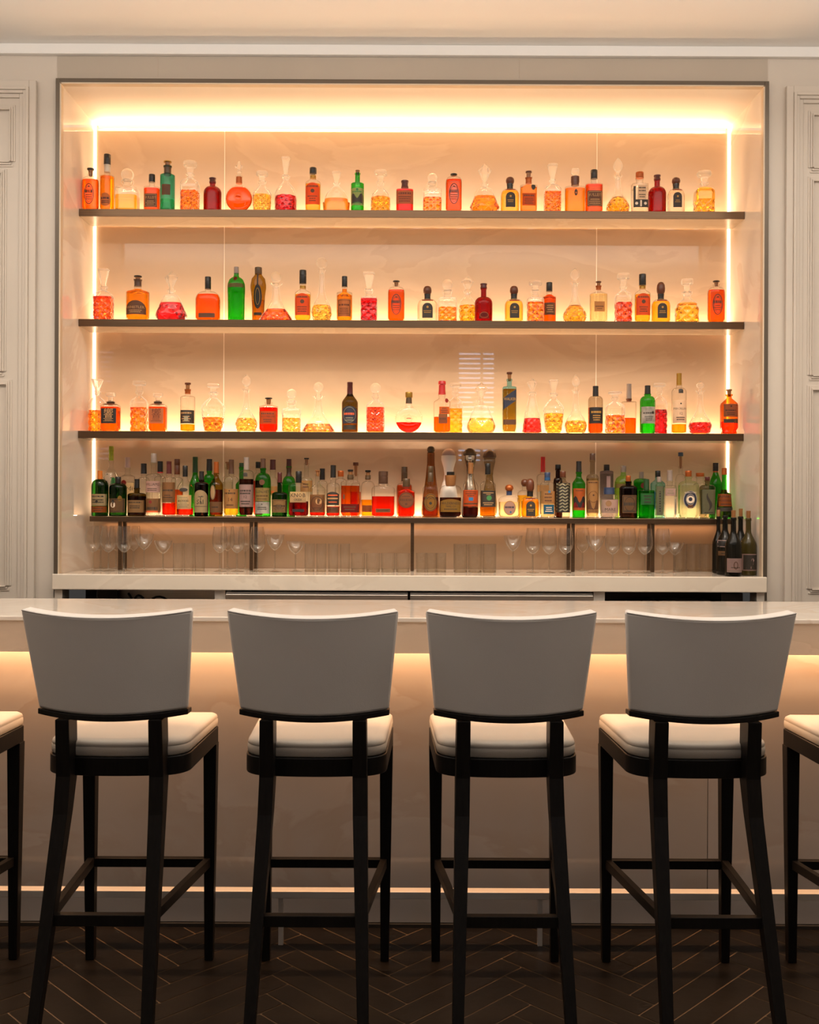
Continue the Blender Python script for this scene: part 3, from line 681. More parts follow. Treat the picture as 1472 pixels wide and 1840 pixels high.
def place(shelf, kind, name, cat, x0, x1, yneck, ytop, sil, dep, n, glass, liq, yfill, stop, stopw, capn, labels, look, short, cut=0, M=12, row=0, cuttop=.6, foil=None, lift=0):
    zs = SH[shelf]; pw = (x1-x0); hwid = pw/2/F
    a = hwid*(FRONT[shelf]+.05)*.965
    d = a*dep; Yc = FRONT[shelf] + max(d, .012) + (.105 if row else 0) - (0 if shelf != 4 else .004)
    if shelf == 4 and row: Yc = 5.466 + .05*(sum(i['row'] and i['shelf'] == 4 for i in ITEMS) % 2)
    px = (x0+x1)/2; zy = lambda y: wz(px, y, Yc)-zs
    if row: a = hwid*Yc*.965
    H, HT = zy(yneck), zy(ytop)
    t = empty(name, (wx(px, 700, Yc), Yc, zs+.0004))
    ITEMS.append(dict(o=t, shelf=shelf, x=px, look=look, short=short, row=row, cat=cat))
    minr = min(r for r, z in sil if z > .55)
    v = Vessel(sil, a, H, dep, n, minr)
    gm = (thin((.975, .972, .96), (.84, .82, .78), 1.2, .95) if kind == 'd' else thin(GL[glass], (.42, .38, .31) if glass == 'clear' else None, .5)) if glass not in ('white', 'chrome') else (pbr('white_ceramic', (.78, .70, .62), .3) if glass == 'white' else pbr('chrome_glaze', (.55, .46, .36), .12, metal=1.0))
    N = 72 if cut else 40
    prof = dense(sil, 30 if cut else 12)
    rings = [v.ring(z*H, 1, N, cut*.55 if (cut and z < cuttop) else 0, M) for r, z in prof]
    g = MB().loft(rings, True, False).build('glass_body', gm, t, smooth=True, angle=22 if cut else 40)
    if liq:
        zf = zy(yfill) if yfill else H*.9
        zf = min(zf, H*.97); base = max(.006, H*.035); nz = 20 if cut else 10
        rr = [v.ring(base+(zf-base)*i/nz, .80 if i == 0 else .955, N, cut if (cut and (base+(zf-base)*i/nz)/H < cuttop) else 0, M) for i in range(nz+1)]
        MB().loft(rr).build('liquid', fluid(LQ[liq], 1.5 if cut else 1.33, .3 if not cut else .04), t, smooth=not cut, angle=50)
    if foil:
        y0, y1, fm = foil; zz1, zz0 = zy(y0), zy(y1)
        rr = [v.ring(zz0+(zz1-zz0)*i/4, 1.05, 20) for i in range(5)]
        MB().loft(rr).build('neck_foil', cap_mat(fm), t, smooth=True)
    if stop:
        stopper(stop, stopw/2/F*Yc, H, HT, capn, t, a*interp(sil, .95))
    for L in labels: make_label(v, L, t, a, zy)
    return t
def D(sh, x0, x1, yn, yt, form, liq, yf, stop, sw, look, short, cut=.10, M=12, row=0, n=None, dep=None, ct=.6, glass='clear'):
    cut *= 2.3; M = max(6, round(M*.72))
    nn = n or {'onion': 2, 'ship': 2, 'bell': 2, 'cone': 2, 'urn': 2.2, 'sq': 5, 'flatsq': 5, 'trap': 3, 'broad': 3.2, 'shoul': 2.3, 'arch': 3}[form]
    dd = dep or {'trap': .62, 'onion': 1, 'ship': .82, 'arch': .6, 'sq': .95}.get(form, .92)
    place(sh, 'd', 'decanter', 'decanter', x0, x1, yn, yt, SIL[form], dd, nn, glass, liq, yf, stop, sw, None, [], look, short, cut=cut, M=M, row=row, cuttop=ct)
def B(sh, x0, x1, ysh, ynk, yn, yt, nw, style, glass, liq, yf, stop, sw, capn, labels, look, short, n=2, dep=1, row=0, foil=None, form=None, name='liquor_bottle'):
    zb = wz((x0+x1)/2, {1: 378, 2: 576, 3: 777, 4: 930}[sh], YS)
    yb = {1: 378+5, 2: 576+4, 3: 777+2, 4: 930}[sh]
    sil = SIL[form] if form else bottle_sil((yb-ysh)/(yb-yn), (yb-ynk)/(yb-yn), nw/(x1-x0), style)
    place(sh, 'b', name, 'bottle', x0, x1, yn, yt, sil, dep, n, glass, liq, yf, stop, sw, capn, labels, look, short, row=row, foil=foil)
# ---- repeated bottle kinds
def rye(sh, x0, x1, yt, look, short):           # flask shouldered bottle printed all over
    h = {1: 378, 2: 576, 3: 776, 4: 930}[sh]
    B(sh, x0, x1, h-50, h-60, h-65, yt, 10, 'r', 'clear', 'orange', h-54, 'tcork', 12, 'black',
      [('oval', .62, h-46, h-8, 'print', [('ring', 'charcoal', .97, .98, .15), ('ring', 'brown', .72, .78, .09), ('t', 'charcoal', 'RYE', .62, .2), ('l', 'brown', 3, .2, .5), ('dot', 'brown', 0, .84, .16)])], look, short, n=3.2, dep=.62)
def jug(sh, x0, x1, yt, look, short):           # dark red round shouldered bottle
    h = {1: 378, 2: 576}[sh]; w = (x1-x0)/33
    B(sh, x0, x1, h-30, h-42, yt+8, yt, 10, 'r', 'red', 'rust', h-36, 'wax', 11, 'dred', [('arch', .55, h-13, h-1, 'dkred', [('ring', 'copper', .9, .9, .12)])] if sh == 2 else [], look, short)
def horn(sh, x0, x1, yt, liq, look, short, row=0):   # round shouldered bottle, ball wood stopper, dark arched label
    h = {1: 378, 2: 576, 4: 930}[sh]
    B(sh, x0, x1, h-26, h-38, h-47, yt, 11, 'r', 'clear', liq, h-33, 'mush', 15, 'wood',
      [('arch', .52, h-29, h-2, 'charcoal', [('dot', 'gold', 0, .72, .22), ('l', 'gold', 2, .3, .52)]), ('rect', .55, h-35, h-33, 'dkred', [])], look, short, n=2.6, dep=.8, foil=(h-47, h-38, 'black'), row=row)
def elm(sh, x0, x1, yt, look, short):           # tapering bottle, orange shield label, black and gold cap
    h = {1: 378, 2: 576}[sh]; p = yt-{1: 302, 2: 488}[sh]
    B(sh, x0, x1, h-48, h-56, h-66+p*.3, yt, 11, 's', 'clear', 'gold', h-46, 'cap', 12.5, 'black',
      [('shield', .93, h-47, h-8, 'coral', [('t', 'brown', 'ELIZA RYE', .83, .12), ('dot', 'brown', 0, .62, .28), ('l', 'brown', 3, .12, .42)])], look, short, n=3, dep=.7, foil=(h-62, h-57, 'gold'))
def hib(sh, x0, x1, y0, yt, pap, inkc, look, short):   # faceted square bottle, glass topped stopper, dark label
    B(sh, x0, x1, y0-45, y0-51, y0-54, yt, 13, 'q', 'clear', 'orange', y0-44, 'disc', 17, None,
      [('rect', .82, y0-41, y0-14, pap, [('t', inkc, '\u97ff', .62, .5), ('l', inkc, 3, .12, .36)])], look, short, n=5, dep=.8, foil=(y0-54, y0-49, 'brown'))
# ---- top shelf
rye(1, 146, 176, 303, 'orange flask bottle printed with a dark oval', 'oval printed flask')
B(1, 178, 204, 318, 324, 296, 278, 11, 's', 'clear', 'amber', 319, 'cap', 12, 'black', [('oval', .75, 350, 374, 'tan', [('t', 'navy', 'LIMONE', .6, .2), ('l', 'navy', 2, .2, .45)])], 'tall slim amber bottle with black cap and oval label', 'tall amber bottle', foil=(310, 297, 'white'))
D(1, 207, 248, 325, 303, 'flatsq', 'gold', 354, 'ball', 23, 'squat amber decanter with round glass ball stopper', 'squat ball decanter', cut=0)
B(1, 257, 286, 338, 347, 327, 314, 10, 'r', 'clear', 'orange', 340, 'cap', 11, 'black', [('rect', .8, 351, 375, 'brown', [('frame', 'tan'), ('t', 'tan', 'BULLEIT', .7, .2), ('l', 'tan', 3, .15, .5)])], 'short orange bottle with black cap and dark label', 'black capped bottle', n=2.8, dep=.75)
B(1, 286, 313, 316, 322, 298, 290, 13, 'r', 'teal', 'teal', 360, 'tcork', 14, 'gold', [('rect', .58, 335, 354, 'brown', [])], 'tall teal glass bottle with brown label', 'teal bottle', foil=(315, 299, 'bronze'))
D(1, 323, 357, 312, 291, 'sq', 'amber', 345, 'disc', 24, 'square cut crystal decanter half full of amber', 'square cut decanter', M=14)
jug(1, 364, 397, 320, 'dark red jug bottle with red waxed neck', 'dark red jug')
D(1, 452, 487, 326, 309, 'urn', 'yellow', 352, 'disc', 21, 'cut decanter with pale yellow liquor and flat stopper', 'pale cut decanter', M=14)
D(1, 491, 533, 316, 283, 'bell', 'red', 354, 'wedge', 15, 'bell decanter of bright red liquor with tall wedge stopper', 'red bell decanter', cut=.06)
elm(1, 547, 575, 302, 'tall bottle with orange shield label and black cap', 'shield label bottle')
D(1, 580, 626, 329, 309, 'arch', 'amber', 359, 'wedge', 16, 'arched clear decanter with side lugs, triangular stopper', 'lugged arch decanter', cut=0)
t_ = ITEMS[-1]['o']
for s_ in (-1, 1):
    m_ = MB().loft([[(s_*(.062+.007*math.cos(q*math.pi/4)+.004*k), .018*math.sin(q*math.pi/4), .010+.045*k) for q in range(8)] for k in (0, .5, 1)])
    m_.build('side_lug', fluid((.98, .72, .30), 1.33, .3), t_, smooth=True, angle=50)  # lugs standing in for a wide amber base behind the arch
B(1, 629, 653, 331, 337, 311, 306, 9, 'r', 'green', 'green', 340, 'tcork', 8, 'cork', [('rect', .95, 341, 372, 'cream', [('dot', 'green', 0, .9, .2), ('t', 'green', 'ABSINTHE', .78, .12), ('hill', 'charcoal', .55), ('l', 'green', 2, .03, .2)])], 'small green bottle with cream label', 'green bottle')
D(1, 664, 701, 327, 307, 'shoul', 'gold', 356, 'disc', 23, 'round shouldered cut decanter with yellow liquor', 'yellow cut decanter', M=14)
B(1, 710, 742, 342, 347, 338, 325, 11, 'q', 'clear', 'scarlet', 343, 'wax', 12, 'dred', [('rect', .97, 346, 370, 'tan', [('t', 'brown', 'TEMPLETON', .78, .2), ('l', 'brown', 3, .12, .6)])], 'squat red bottle with tan paper label', 'squat red bottle', n=3.5, dep=.8)
D(1, 758, 793, 328, 311, 'flatsq', 'amber', 358, 'ball', 18, 'square decanter of amber with small ball stopper', 'small ball decanter', cut=.06)
rye(1, 799, 829, 313, 'orange flask bottle printed with a brown oval', 'orange flask')
D(1, 841, 898, 330, 295, 'trap', 'amber', 354, 'gem', 24, 'wide faceted trapezoid decanter of amber, gem stopper', 'trapezoid decanter', M=10, ct=.5)
horn(1, 898, 932, 318, 'yellow', 'round yellow bottle with wooden ball stopper, dark label', 'yellow ball bottle')
B(1, 933, 964, 334, 342, 318, 308, 11, 'q', 'clear', 'amber', 333, 'tcork', 11, 'wood', [('rect', .8, 350, 372, 'orange', [('t', 'brown', 'WOODFORD', .8, .18), ('l', 'brown', 4, .1, .62)]), ('oval', .26, 333, 344, 'charcoal', [], .5)], 'amber square bottle with printed front and dark seal', 'dark seal bottle', n=3.6, dep=.62, foil=(330, 320, 'copper'))
D(1, 976, 1007, 324, 296, 'sq', 'amber', 347, 'wedge', 18, 'square cut decanter of amber with wedge stopper', 'wedge decanter')
B(1, 1013, 1051, 336, 342, 326, 304, 14, 'r', 'clear', 'amber', 340, 'disc', 14, None, [('oval', .16, 343, 355, 'charcoal', [('dot', 'orange', 0, .42, .55)])], 'broad amber bourbon bottle with small horseshoe mark', 'horseshoe bottle', n=2.6, dep=.6, foil=(334, 318, 'wood'))
B(1, 1050, 1082, 332, 341, 321, 306, 11, 'r', 'clear', 'orange', 334, 'cap', 12, 'black', [('rect', .86, 346, 374, 'brown', [('frame', 'tan'), ('t', 'tan', 'BULLEIT', .72, .2), ('l', 'tan', 3, .12, .5)])], 'rounded orange bottle, black screw cap, large dark label', 'large dark label', n=2.8, dep=.75)
D(1, 1087, 1131, 316, 284, 'onion', 'gold', 356, 'egg', 17, 'onion shaped cut decanter with pointed egg stopper', 'onion decanter', M=14, ct=.34)
B(1, 1133, 1163, 332, 337, 320, 310, 13, 'q', 'clear', 'water', 340, 'cap', 14, 'copper', [('rect', .55, 336, 362, 'white', [('t', 'charcoal', 'ABSOLUT', .8, .16), ('t', 'charcoal', 'ELYX', .6, .14), ('l', 'charcoal', 2, .1, .4)], .15), ('rect', .9, 362, 376, 'charcoal', [('b', 'white', .1, .9, .12), ('dot', 'white', .6, .5, .2), ('dot', 'white', -.6, .5, .2)]), ('rect', .13, 338, 362, 'charcoal', [], -.78)], 'clear square bottle with white label and copper cap', 'white label bottle', n=5, dep=.8)
jug(1, 1163, 1196, 315, 'deep red jug bottle with waxed top', 'deep red jug')
horn(1, 1198, 1229, 319, 'water', 'clear round bottle, wooden ball stopper, dark arch label', 'clear ball bottle')
D(1, 1246, 1282, 329, 309, 'sq', 'gold', 337, 'disc', 25, 'square cut decanter with tilted flat stopper', 'end decanter', M=10, ct=.42)
# ---- second shelf
D(2, 168, 203, 515, 484, 'sq', 'orange', 535, 'wedge', 19, 'square cut decanter of dark orange liquor, wedge stopper', 'dark orange decanter', M=10, ct=.62)
B(2, 226, 268, 526, 534, 501, 496, 13, 'r', 'clear', 'amber', 520, 'tcork', 14, 'black', [('arch', .88, 543, 568, 'brown', [('t', 'tan', 'WHISTLER', .5, .2), ('l', 'tan', 2, .1, .35)])], 'wide amber bottle with dark arched label', 'wide amber bottle', n=2.4, dep=.85, foil=(515, 503, 'brown'))
D(2, 277, 337, 521, 488, 'trap', 'red', 545, 'gem', 24, 'wide trapezoid decanter of bright red liquor', 'red trapezoid decanter', M=10, ct=.5)
B(2, 350, 396, 540, 524, 519, 498, 10, 'r', 'clear', 'orange', 530, 'cap', 11, 'black', [('rect', .66, 565, 573, 'brown', [])], 'broad arched orange bourbon bottle, small dark label', 'arched bourbon bottle', n=2.6, dep=.6)
B(2, 408, 440, 500, 497, 491, 480, 9, 'r', 'green', 'green', 513, 'cap', 9, 'grey', [('oval', .22, 499, 507, 'dkred', [], .0), ('rect', .94, 512, 519, 'dimtan', [])], 'green fluted gin bottle with small red seal', 'green gin bottle', n=2.4, form='flute', name='gin_bottle')
B(2, 449, 478, 500, 497, 492, 481, 12, 'r', 'gold', 'gold', 540, 'cap', 13, 'bronze', [('oval', .52, 513, 556, 'black', [('ring', 'gold', .6, .7, .1)]), ('rect', .09, 494, 516, 'black', []), ('rect', .5, 563, 568, 'charcoal', [])], 'golden hourglass shaped bottle with black ornament', 'golden hourglass bottle', form='hour', dep=.7, row=1)
D(2, 463, 528, 510, 489, 'ship', 'orange', 556, 'ball', 19, 'broad based ship decanter of orange, ball stopper', 'orange ship decanter', M=18, ct=.22, dep=.55)
elm(2, 529, 558, 486, 'tall bottle with red orange shield label, black cap', 'red shield bottle')
D(2, 558, 597, 485, 463, 'onion', 'yellow', 550, 'ball', 20, 'tall long necked decanter with large ball stopper', 'long necked decanter', M=10, ct=.32)
B(2, 604, 633, 527, 535, 515, 497, 9, 'r', 'clear', 'amber', 520, 'cap', 10, 'black', [('rect', .84, 540, 571, 'tan', [('frame', 'brown'), ('t', 'brown', 'BASIL', .66, .14), ('l', 'brown', 4, .12, .5)])], 'amber bottle with framed tan label, black cap', 'framed label bottle')
D(2, 647, 678, 520, 490, 'flatsq', 'red', 538, 'wedge', 21, 'square cut decanter of crimson, wedge stopper', 'crimson square decanter', M=8, cut=.12)
rye(2, 696, 727, 505, 'orange flask bottle printed with dark oval, thin cork', 'printed orange flask')
horn(2, 749, 786, 514, 'water', 'clear round bottle with wooden ball, dark arch label', 'clear ball bottle')
D(2, 786, 821, 522, 502, 'flatsq', 'amber', 554, 'ball', 19, 'square decanter low in amber, ball stopper', 'low amber decanter', cut=.06)
D(2, 823, 856, 523, 498, 'urn', 'gold', 550, 'gem', 23, 'pale cut decanter with diamond shaped stopper', 'diamond stopper decanter', row=1, M=10)
jug(2, 852, 885, 510, 'dark red jug bottle with red waxed neck', 'dark red jug')
horn(2, 906, 940, 514, 'yellow', 'yellow round bottle with wooden ball stopper', 'yellow ball bottle')
D(2, 946, 977, 522, 506, 'flatsq', 'amber', 545, 'disc', 23, 'square cut decanter of amber, flat stopper', 'flat stopper decanter', M=8, cut=.12)
B(2, 974, 999, 533, 541, 523, 508, 10, 'r', 'clear', 'orange', 530, 'cap', 11, 'black', [('rect', .8, 546, 568, 'brown', [('l', 'tan', 4, .15, .85)])], 'narrow orange bottle with dark label half hidden', 'half hidden bottle', row=1)
D(2, 1010, 1055, 508, 481, 'onion', 'gold', 550, 'egg', 17, 'onion decanter of yellow, pointed egg stopper', 'onion decanter', M=12, ct=.34)
B(2, 1059, 1091, 529, 535, 513, 506, 9, 'r', 'clear', 'pale', 530, 'tcork', 10, 'wood', [('rect', .6, 544, 562, 'tan', [('t', 'brown', 'ST GEORGE', .5, .2), ('l', 'brown', 1, .2, .35)])], 'clear rounded bottle with small square tan label', 'pale clear bottle', n=3, dep=.75, foil=(521, 514, 'copper'))
D(2, 1104, 1135, 515, 492, 'sq', 'orange', 545, 'disc', 22, 'tall square cut decanter with burnt orange liquor', 'burnt orange decanter', M=8, cut=.13)
elm(2, 1140, 1168, 493, 'tall bottle with orange red shield label', 'orange shield bottle')
horn(2, 1170, 1204, 507, 'gold', 'golden round bottle, brown ball stopper, dark label', 'golden ball bottle')
D(2, 1212, 1256, 525, 502, 'shoul', 'gold', 546, 'disc', 21, 'wide squat decanter of pale amber, flat stopper', 'wide squat decanter', cut=.06, M=10)
rye(2, 1271, 1302, 505, 'orange printed flask bottle at the end', 'end flask')
# ---- third shelf
D(3, 160, 190, 704, 682, 'sq', 'amber', 738, 'wedge', 19, 'square cut decanter with amber, tall wedge stopper', 'wedge decanter', row=1, M=8)
hib(3, 182, 216, 776, 706, 'black', 'tan', 'square whisky bottle with black label, glass top', 'black label whisky')
D(3, 235, 266, 703, 685, 'sq', 'amber', 733, 'disc', 23, 'tall square decanter of amber, flat stopper', 'tall square decanter', M=8, cut=.12, row=1)
hib(3, 268, 300, 776, 707, 'tan', 'brown', 'square whisky bottle with tan label, glass top', 'tan label whisky')
B(3, 324, 351, 715, 712, 699, 688, 10, 'r', 'clear', 'amber', 763, 'tcork', 11, 'wood', [('rect', .96, 738, 762, 'charcoal', [('t', 'tan', 'HARVEST', .78, .16), ('b', 'grey', .15, .55, .3), ('l', 'tan', 3, .1, .6)])], 'clear bottle with large black label, cork top', 'clear black label', foil=(708, 700, 'copper'))
D(3, 362, 405, 705, 690, 'broad', 'amber', 751, 'disc', 22, 'broad shouldered cut decanter, flat wide stopper', 'broad decanter', M=12, ct=.6)
D(3, 422, 464, 700, 673, 'onion', 'yellow', 752, 'egg', 16, 'onion cut decanter of yellow, tall egg stopper', 'yellow onion decanter', M=14, ct=.34)
B(3, 466, 500, 731, 735, 723, 715, 12, 'q', 'clear', 'scarlet', 733, 'tcork', 13, 'black', [('rect', .92, 740, 763, 'orange', [('t', 'brown', 'REDEMPTION', .8, .16), ('t', 'brown', 'BOURBON', .58, .16), ('l', 'brown', 2, .1, .42)])], 'short square red orange bottle with printed label', 'short orange bottle', n=3.6, dep=.75)
D(3, 507, 541, 721, 699, 'flatsq', 'yellow', 752, 'ball', 18, 'small square decanter of pale yellow, ball stopper', 'small square decanter', cut=.10)
D(3, 541, 604, 712, 687, 'ship', 'amber', 762, 'ball', 18, 'ship decanter with flared base, amber liquor', 'amber ship decanter', M=18, ct=.22, dep=.55)
B(3, 614, 644, 725, 706, 712, 687, 10, 's', 'olive', 'gold', 735, 'long', 10, 'dred', [('shield', .86, 731, 762, 'navy', [('t', 'coral', 'SAUZA', .55, .18), ('ring', 'grey', .9, .9, .06), ('l', 'grey', 2, .12, .38)]), ('rect', .78, 765, 773, 'charcoal', [])], 'olive green tequila bottle with dark red capsule', 'olive tequila bottle', name='tequila_bottle')
D(3, 658, 692, 711, 688, 'sq', 'orange', 733, 'ball', 19, 'square stud cut decanter of orange, ball stopper', 'stud cut decanter', M=20, cut=.10, ct=.66)
B(3, 779, 810, 724, 715, 709, 685, 12, 's', 'clear', 'orange', 750, 'wax', 12, 'red', [('rect', .60, 732, 745, 'orange', [('l', 'brown', 3, .1, .9)], .25), ('rect', .52, 745, 762, 'dimtan', [('t', 'brown', 'MARK', .5, .3)], .1), ('oval', .2, 716, 725, 'dkred', [], .55)], 'square shouldered bourbon with dripping red wax top', 'red wax bourbon', n=4, dep=.75)
D(3, 805, 832, 705, 689, 'sq', 'gold', 735, 'disc', 21, 'slim square decanter of gold half hidden', 'slim gold decanter', row=1, M=8)
D(3, 837, 893, 719, 688, 'trap', 'yellow', 752, 'gem', 22, 'clear trapezoid decanter low in yellow, gem stopper', 'clear trapezoid decanter', M=8, ct=.5)
B(3, 903, 928, 697, 694, 681, 669, 9, 'q', 'blue', 'umber', 700, 'tcork', 10, 'wood', [('slant', .97, 700, 737, 'navy', [('t', 'gold', 'WALKER', .5, .14)]), ('rect', .95, 755, 764, 'brown', [])], 'tall square blue whisky bottle with slanted navy label', 'tall blue bottle', n=6, dep=.9)
D(3, 938, 975, 705, 680, 'cone', 'scarlet', 752, 'gem', 19, 'conical decanter with a little red liquor', 'conical red decanter', cut=.05)
D(3, 976, 1014, 707, 683, 'broad', 'gold', 744, 'wedge', 16, 'broad cut decanter of gold with wedge stopper', 'gold broad decanter', M=10)
D(3, 1014, 1056, 701, 673, 'onion', 'gold', 757, 'egg', 14, 'onion decanter of pale gold with slim egg stopper', 'pale gold onion', M=12, ct=.34)
B(3, 1057, 1084, 720, 712, 712, 694, 11, 'r', 'smoke', 'orange', 733, 'long', 10, 'black', [('rect', .92, 733, 762, 'black', [('t', 'gold', 'NIKKA', .7, .18), ('l', 'gold', 3, .15, .55)])], 'round bottle of amber with black label, black capsule', 'black capsule bottle')
D(3, 1088, 1123, 714, 704, 'sq', 'amber', 747, 'disc', 24, 'low square cut decanter of amber, flat stopper', 'low cut decanter', M=8, cut=.12, ct=.55)
B(3, 1117, 1144, 722, 727, 716, 690, 9, 'r', 'clear', 'orange', 752, 'long', 9, 'grey', [], 'clear round bottle with tall metal stopper', 'metal stopper bottle', row=1, foil=(722, 717, 'wood'))
B(3, 1150, 1178, 722, 712, 708, 693, 11, 'r', 'green', 'green', 740, 'long', 10, 'black', [('rect', .93, 732, 762, 'grey', [('t', 'charcoal', 'HAKUSHU', .62, .14), ('l', 'charcoal', 3, .15, .45), ('dot', 'charcoal', .55, .65, .2)])], 'bright green bottle with grey label and black capsule', 'green whisky bottle')
D(3, 1172, 1199, 703, 689, 'sq', 'red', 737, 'disc', 22, 'square decanter of ruby red half hidden', 'ruby decanter', row=1, cut=.1, M=8)
B(3, 1207, 1234, 705, 697, 692, 671, 9, 'r', 'clear', 'amber', 763, 'long', 9, 'gold', [('rect', .95, 720, 761, 'white', [('t', 'charcoal', 'MACALLAN', .62, .10), ('dot', 'charcoal', 0, .84, .12), ('t', 'charcoal', '12', .4, .12), ('l', 'charcoal', 2, .1, .28)]), ('shield', .32, 700, 708, 'charcoal', [])], 'slender clear whisky bottle with tall white label', 'white label whisky')
D(3, 1237, 1280, 702, 685, 'onion', 'scarlet', 760, 'egg', 14, 'onion decanter with red liquor, finger shaped stopper', 'red onion decanter', M=14, ct=.34)
B(3, 1295, 1326, 722, 712, 709, 700, 9, 'r', 'amber', 'orange', 758, 'tcork', 10, 'cork', [('rect', .84, 727, 750, 'dimtan', [('t', 'charcoal', 'MILLSTONE', .5, .14), ('dot', 'charcoal', 0, .82, .12), ('l', 'charcoal', 2, .12, .36)]), ('rect', .84, 754, 761, 'charcoal', [('dot', 'brown', .6, .5, .22)])], 'amber apothecary bottle with tan label and cork', 'apothecary bottle', form='apoth', n=3.2, dep=.8)
# ---- moon flasks: flat round bodies with beaded edges
def moon(sh, x0, x1, yneck0, yneck1, ytop, glass, liq, fillf, look, short, capk, capw, capn):
    zs = SH[sh]; a = (x1-x0)/2/F*5.36; Yc = FRONT[sh]+.03; px = (x0+x1)/2; zy = lambda y: wz(px, y, Yc)-zs
    t = empty('decanter', (wx(px, 700, Yc), Yc, zs+.0004)); ITEMS.append(dict(o=t, shelf=sh, x=px, look=look, short=short, row=0, cat='decanter'))
    zc = a*.97; gm = thin(GL[glass])
    def disc(r, d, zlo, zhi, k=26):
        rings = []
        for i in range(k+1):
            z = max(zlo, min(zhi, zc - r*math.cos(math.pi*i/k))); h = math.sqrt(max(1e-8, r*r-(z-zc)**2)); dd = d*max(.12, (h/r))**.55
            rings.append([(x, y, z) for x, y in sec(max(h, .003), max(min(dd, h), .003), 2.6, 32)])
        return [q for i, q in enumerate(rings) if i == 0 or abs(q[0][2]-rings[i-1][0][2]) > 1e-6]
    MB().loft(disc(a*.97, .026, .0, zc+a*.93), True, False).build('glass_body', gm, t, smooth=True, angle=50)
    MB().loft(disc(a*.93, .022, .003, zc + a*.93*fillf)).build('liquid', fluid(LQ[liq], 1.33, .3), t, smooth=True, angle=50)
    m = MB()
    for k in range(11):
        for s in (-1, 1):
            an = math.radians(-35+k*9.5)
            m.lathe([(.0024*math.sin(q*math.pi/6), -.0024*math.cos(q*math.pi/6)) for q in range(1, 6)], 8, c=(s*a*.985*math.cos(an), 0, zc+a*.985*math.sin(an)))
    m.build('beading', fluid((.97, .97, .96), 1.42, .35), t, smooth=True)['label'] = 'row of small glass studs along both edges'
    zr = MB(); R = a*.25; rings = []
    for i in range(20):
        an = 2*math.pi*i/20; rings.append([(math.cos(an)*(R+.004*math.cos(q*math.pi/4)), -.0275+.003*math.sin(q*math.pi/4), zc+a*.05+math.sin(an)*(R+.004*math.cos(q*math.pi/4))) for q in range(8)])
    rings.append(rings[0]); zr.loft(rings, False, False)
    zr.lathe([(R*.75*math.sin(q*math.pi/10), R*.25*-math.cos(q*math.pi/10)) for q in range(1, 10)], 16, c=(0, -.030, zc+a*.05)); 
    zr.build('medallion', fluid((.98, .80, .5) if liq != 'scarlet' else (.97, .95, .92), 1.4, .3), t, smooth=True)
    n0, n1 = zy(yneck0), zy(yneck1)
    MB().lathe([(a*.30, zc+a*.86), (a*.22, n0), (a*.20, n1-.004), (a*.26, n1-.003), (a*.26, n1)], 20).build('neck', gm, t, smooth=True, angle=40)
    MB().lathe([(a*.23, n0+(n1-n0)*.12), (a*.21, n1-.005), ], 20).build('neck_foil', cap_mat('bronze' if liq == 'scarlet' else 'copper'), t, smooth=True)
    stopper(capk, capw/2/F*Yc, n1, zy(ytop), capn, t, a*.22)
moon(1, 403, 453, 332, 317, 290, 'clear', 'orange', .85, 'round orange moon flask with fleur shaped crystal stopper', 'orange moon flask', 'fleur', 15, None)
moon(3, 710, 760, 727, 714, 705, 'clear', 'scarlet', -.22, 'clear moon flask with red liquor at its bottom', 'clear moon flask', 'cap', 13, 'gold')
# ---- the crowded rack: front row
R4 = 4
def cap_l(): pass
B(4, 165, 196, 876, 861, 861, 846, 9, 'r', 'deep', None, 0, 'long', 8.5, 'orange', [('rect', .93, 888, 909, 'cream', [('t', 'charcoal', 'BLUE JR', .8, .16), ('dot', 'charcoal', -.1, .35, .18), ('l', 'charcoal', 2, .2, .6)]), ('rect', .93, 910, 921, 'orange', [('l', 'brown', 2, .15, .85)])], 'dark olive bottle with orange neck, cream label', 'orange necked bottle')
B(4, 197, 229, 878, 868, 870, 857, 10, 'r', 'deep', None, 0, 'cap', 10.5, 'black', [('rect', .92, 896, 921, 'dimtan', [('frame', 'charcoal'), ('dot', 'white', -.35, .55, .34), ('dot', 'charcoal', -.35, .78, .22), ('b', 'brown', .2, .8, .06)]), ('oval', .22, 891, 901, 'gold', [], .45)], 'dark green rum bottle with small portrait label', 'portrait label bottle')
B(4, 230, 264, 890, 886, 877, 861, 10, 'r', 'olive', 'brown', 892, 'long', 9, 'black', [('rect', .93, 899, 921, 'tan', [('t', 'charcoal', 'EL JIMADOR', .82, .14), ('l', 'charcoal', 2, .3, .6)])], 'squat olive bottle with tan label, black neck', 'squat olive bottle')
B(4, 263, 291, 857, 852, 831, 815, 10, 'r', 'clear', 'water', 870, 'cap', 10, 'grey', [('rect', .96, 865, 885, 'pink', [('t', 'charcoal', 'WILLIAMS', .7, .26), ('l', 'charcoal', 2, .1, .4)]), ('rect', .96, 896, 921, 'dimtan', [('dot', 'dkred', -.2, .75, .22), ('b', 'coral', 0, .12, .98), ('t', 'charcoal', 'CHERRY', .3, .26)])], 'tall clear bottle with pinkish label, grey cap', 'tall grey capped bottle')
B(4, 292, 317, 862, 858, 851, 829, 10, 'r', 'clear', 'scarlet', 904, 'long', 9, 'dred', [('rect', .96, 867, 903, 'dimtan', [('t', 'charcoal', 'vida', .6, .12), ('l', 'charcoal', 2, .2, .4)])], 'clear bottle low in red liquor, plain tan label', 'plain tan label')
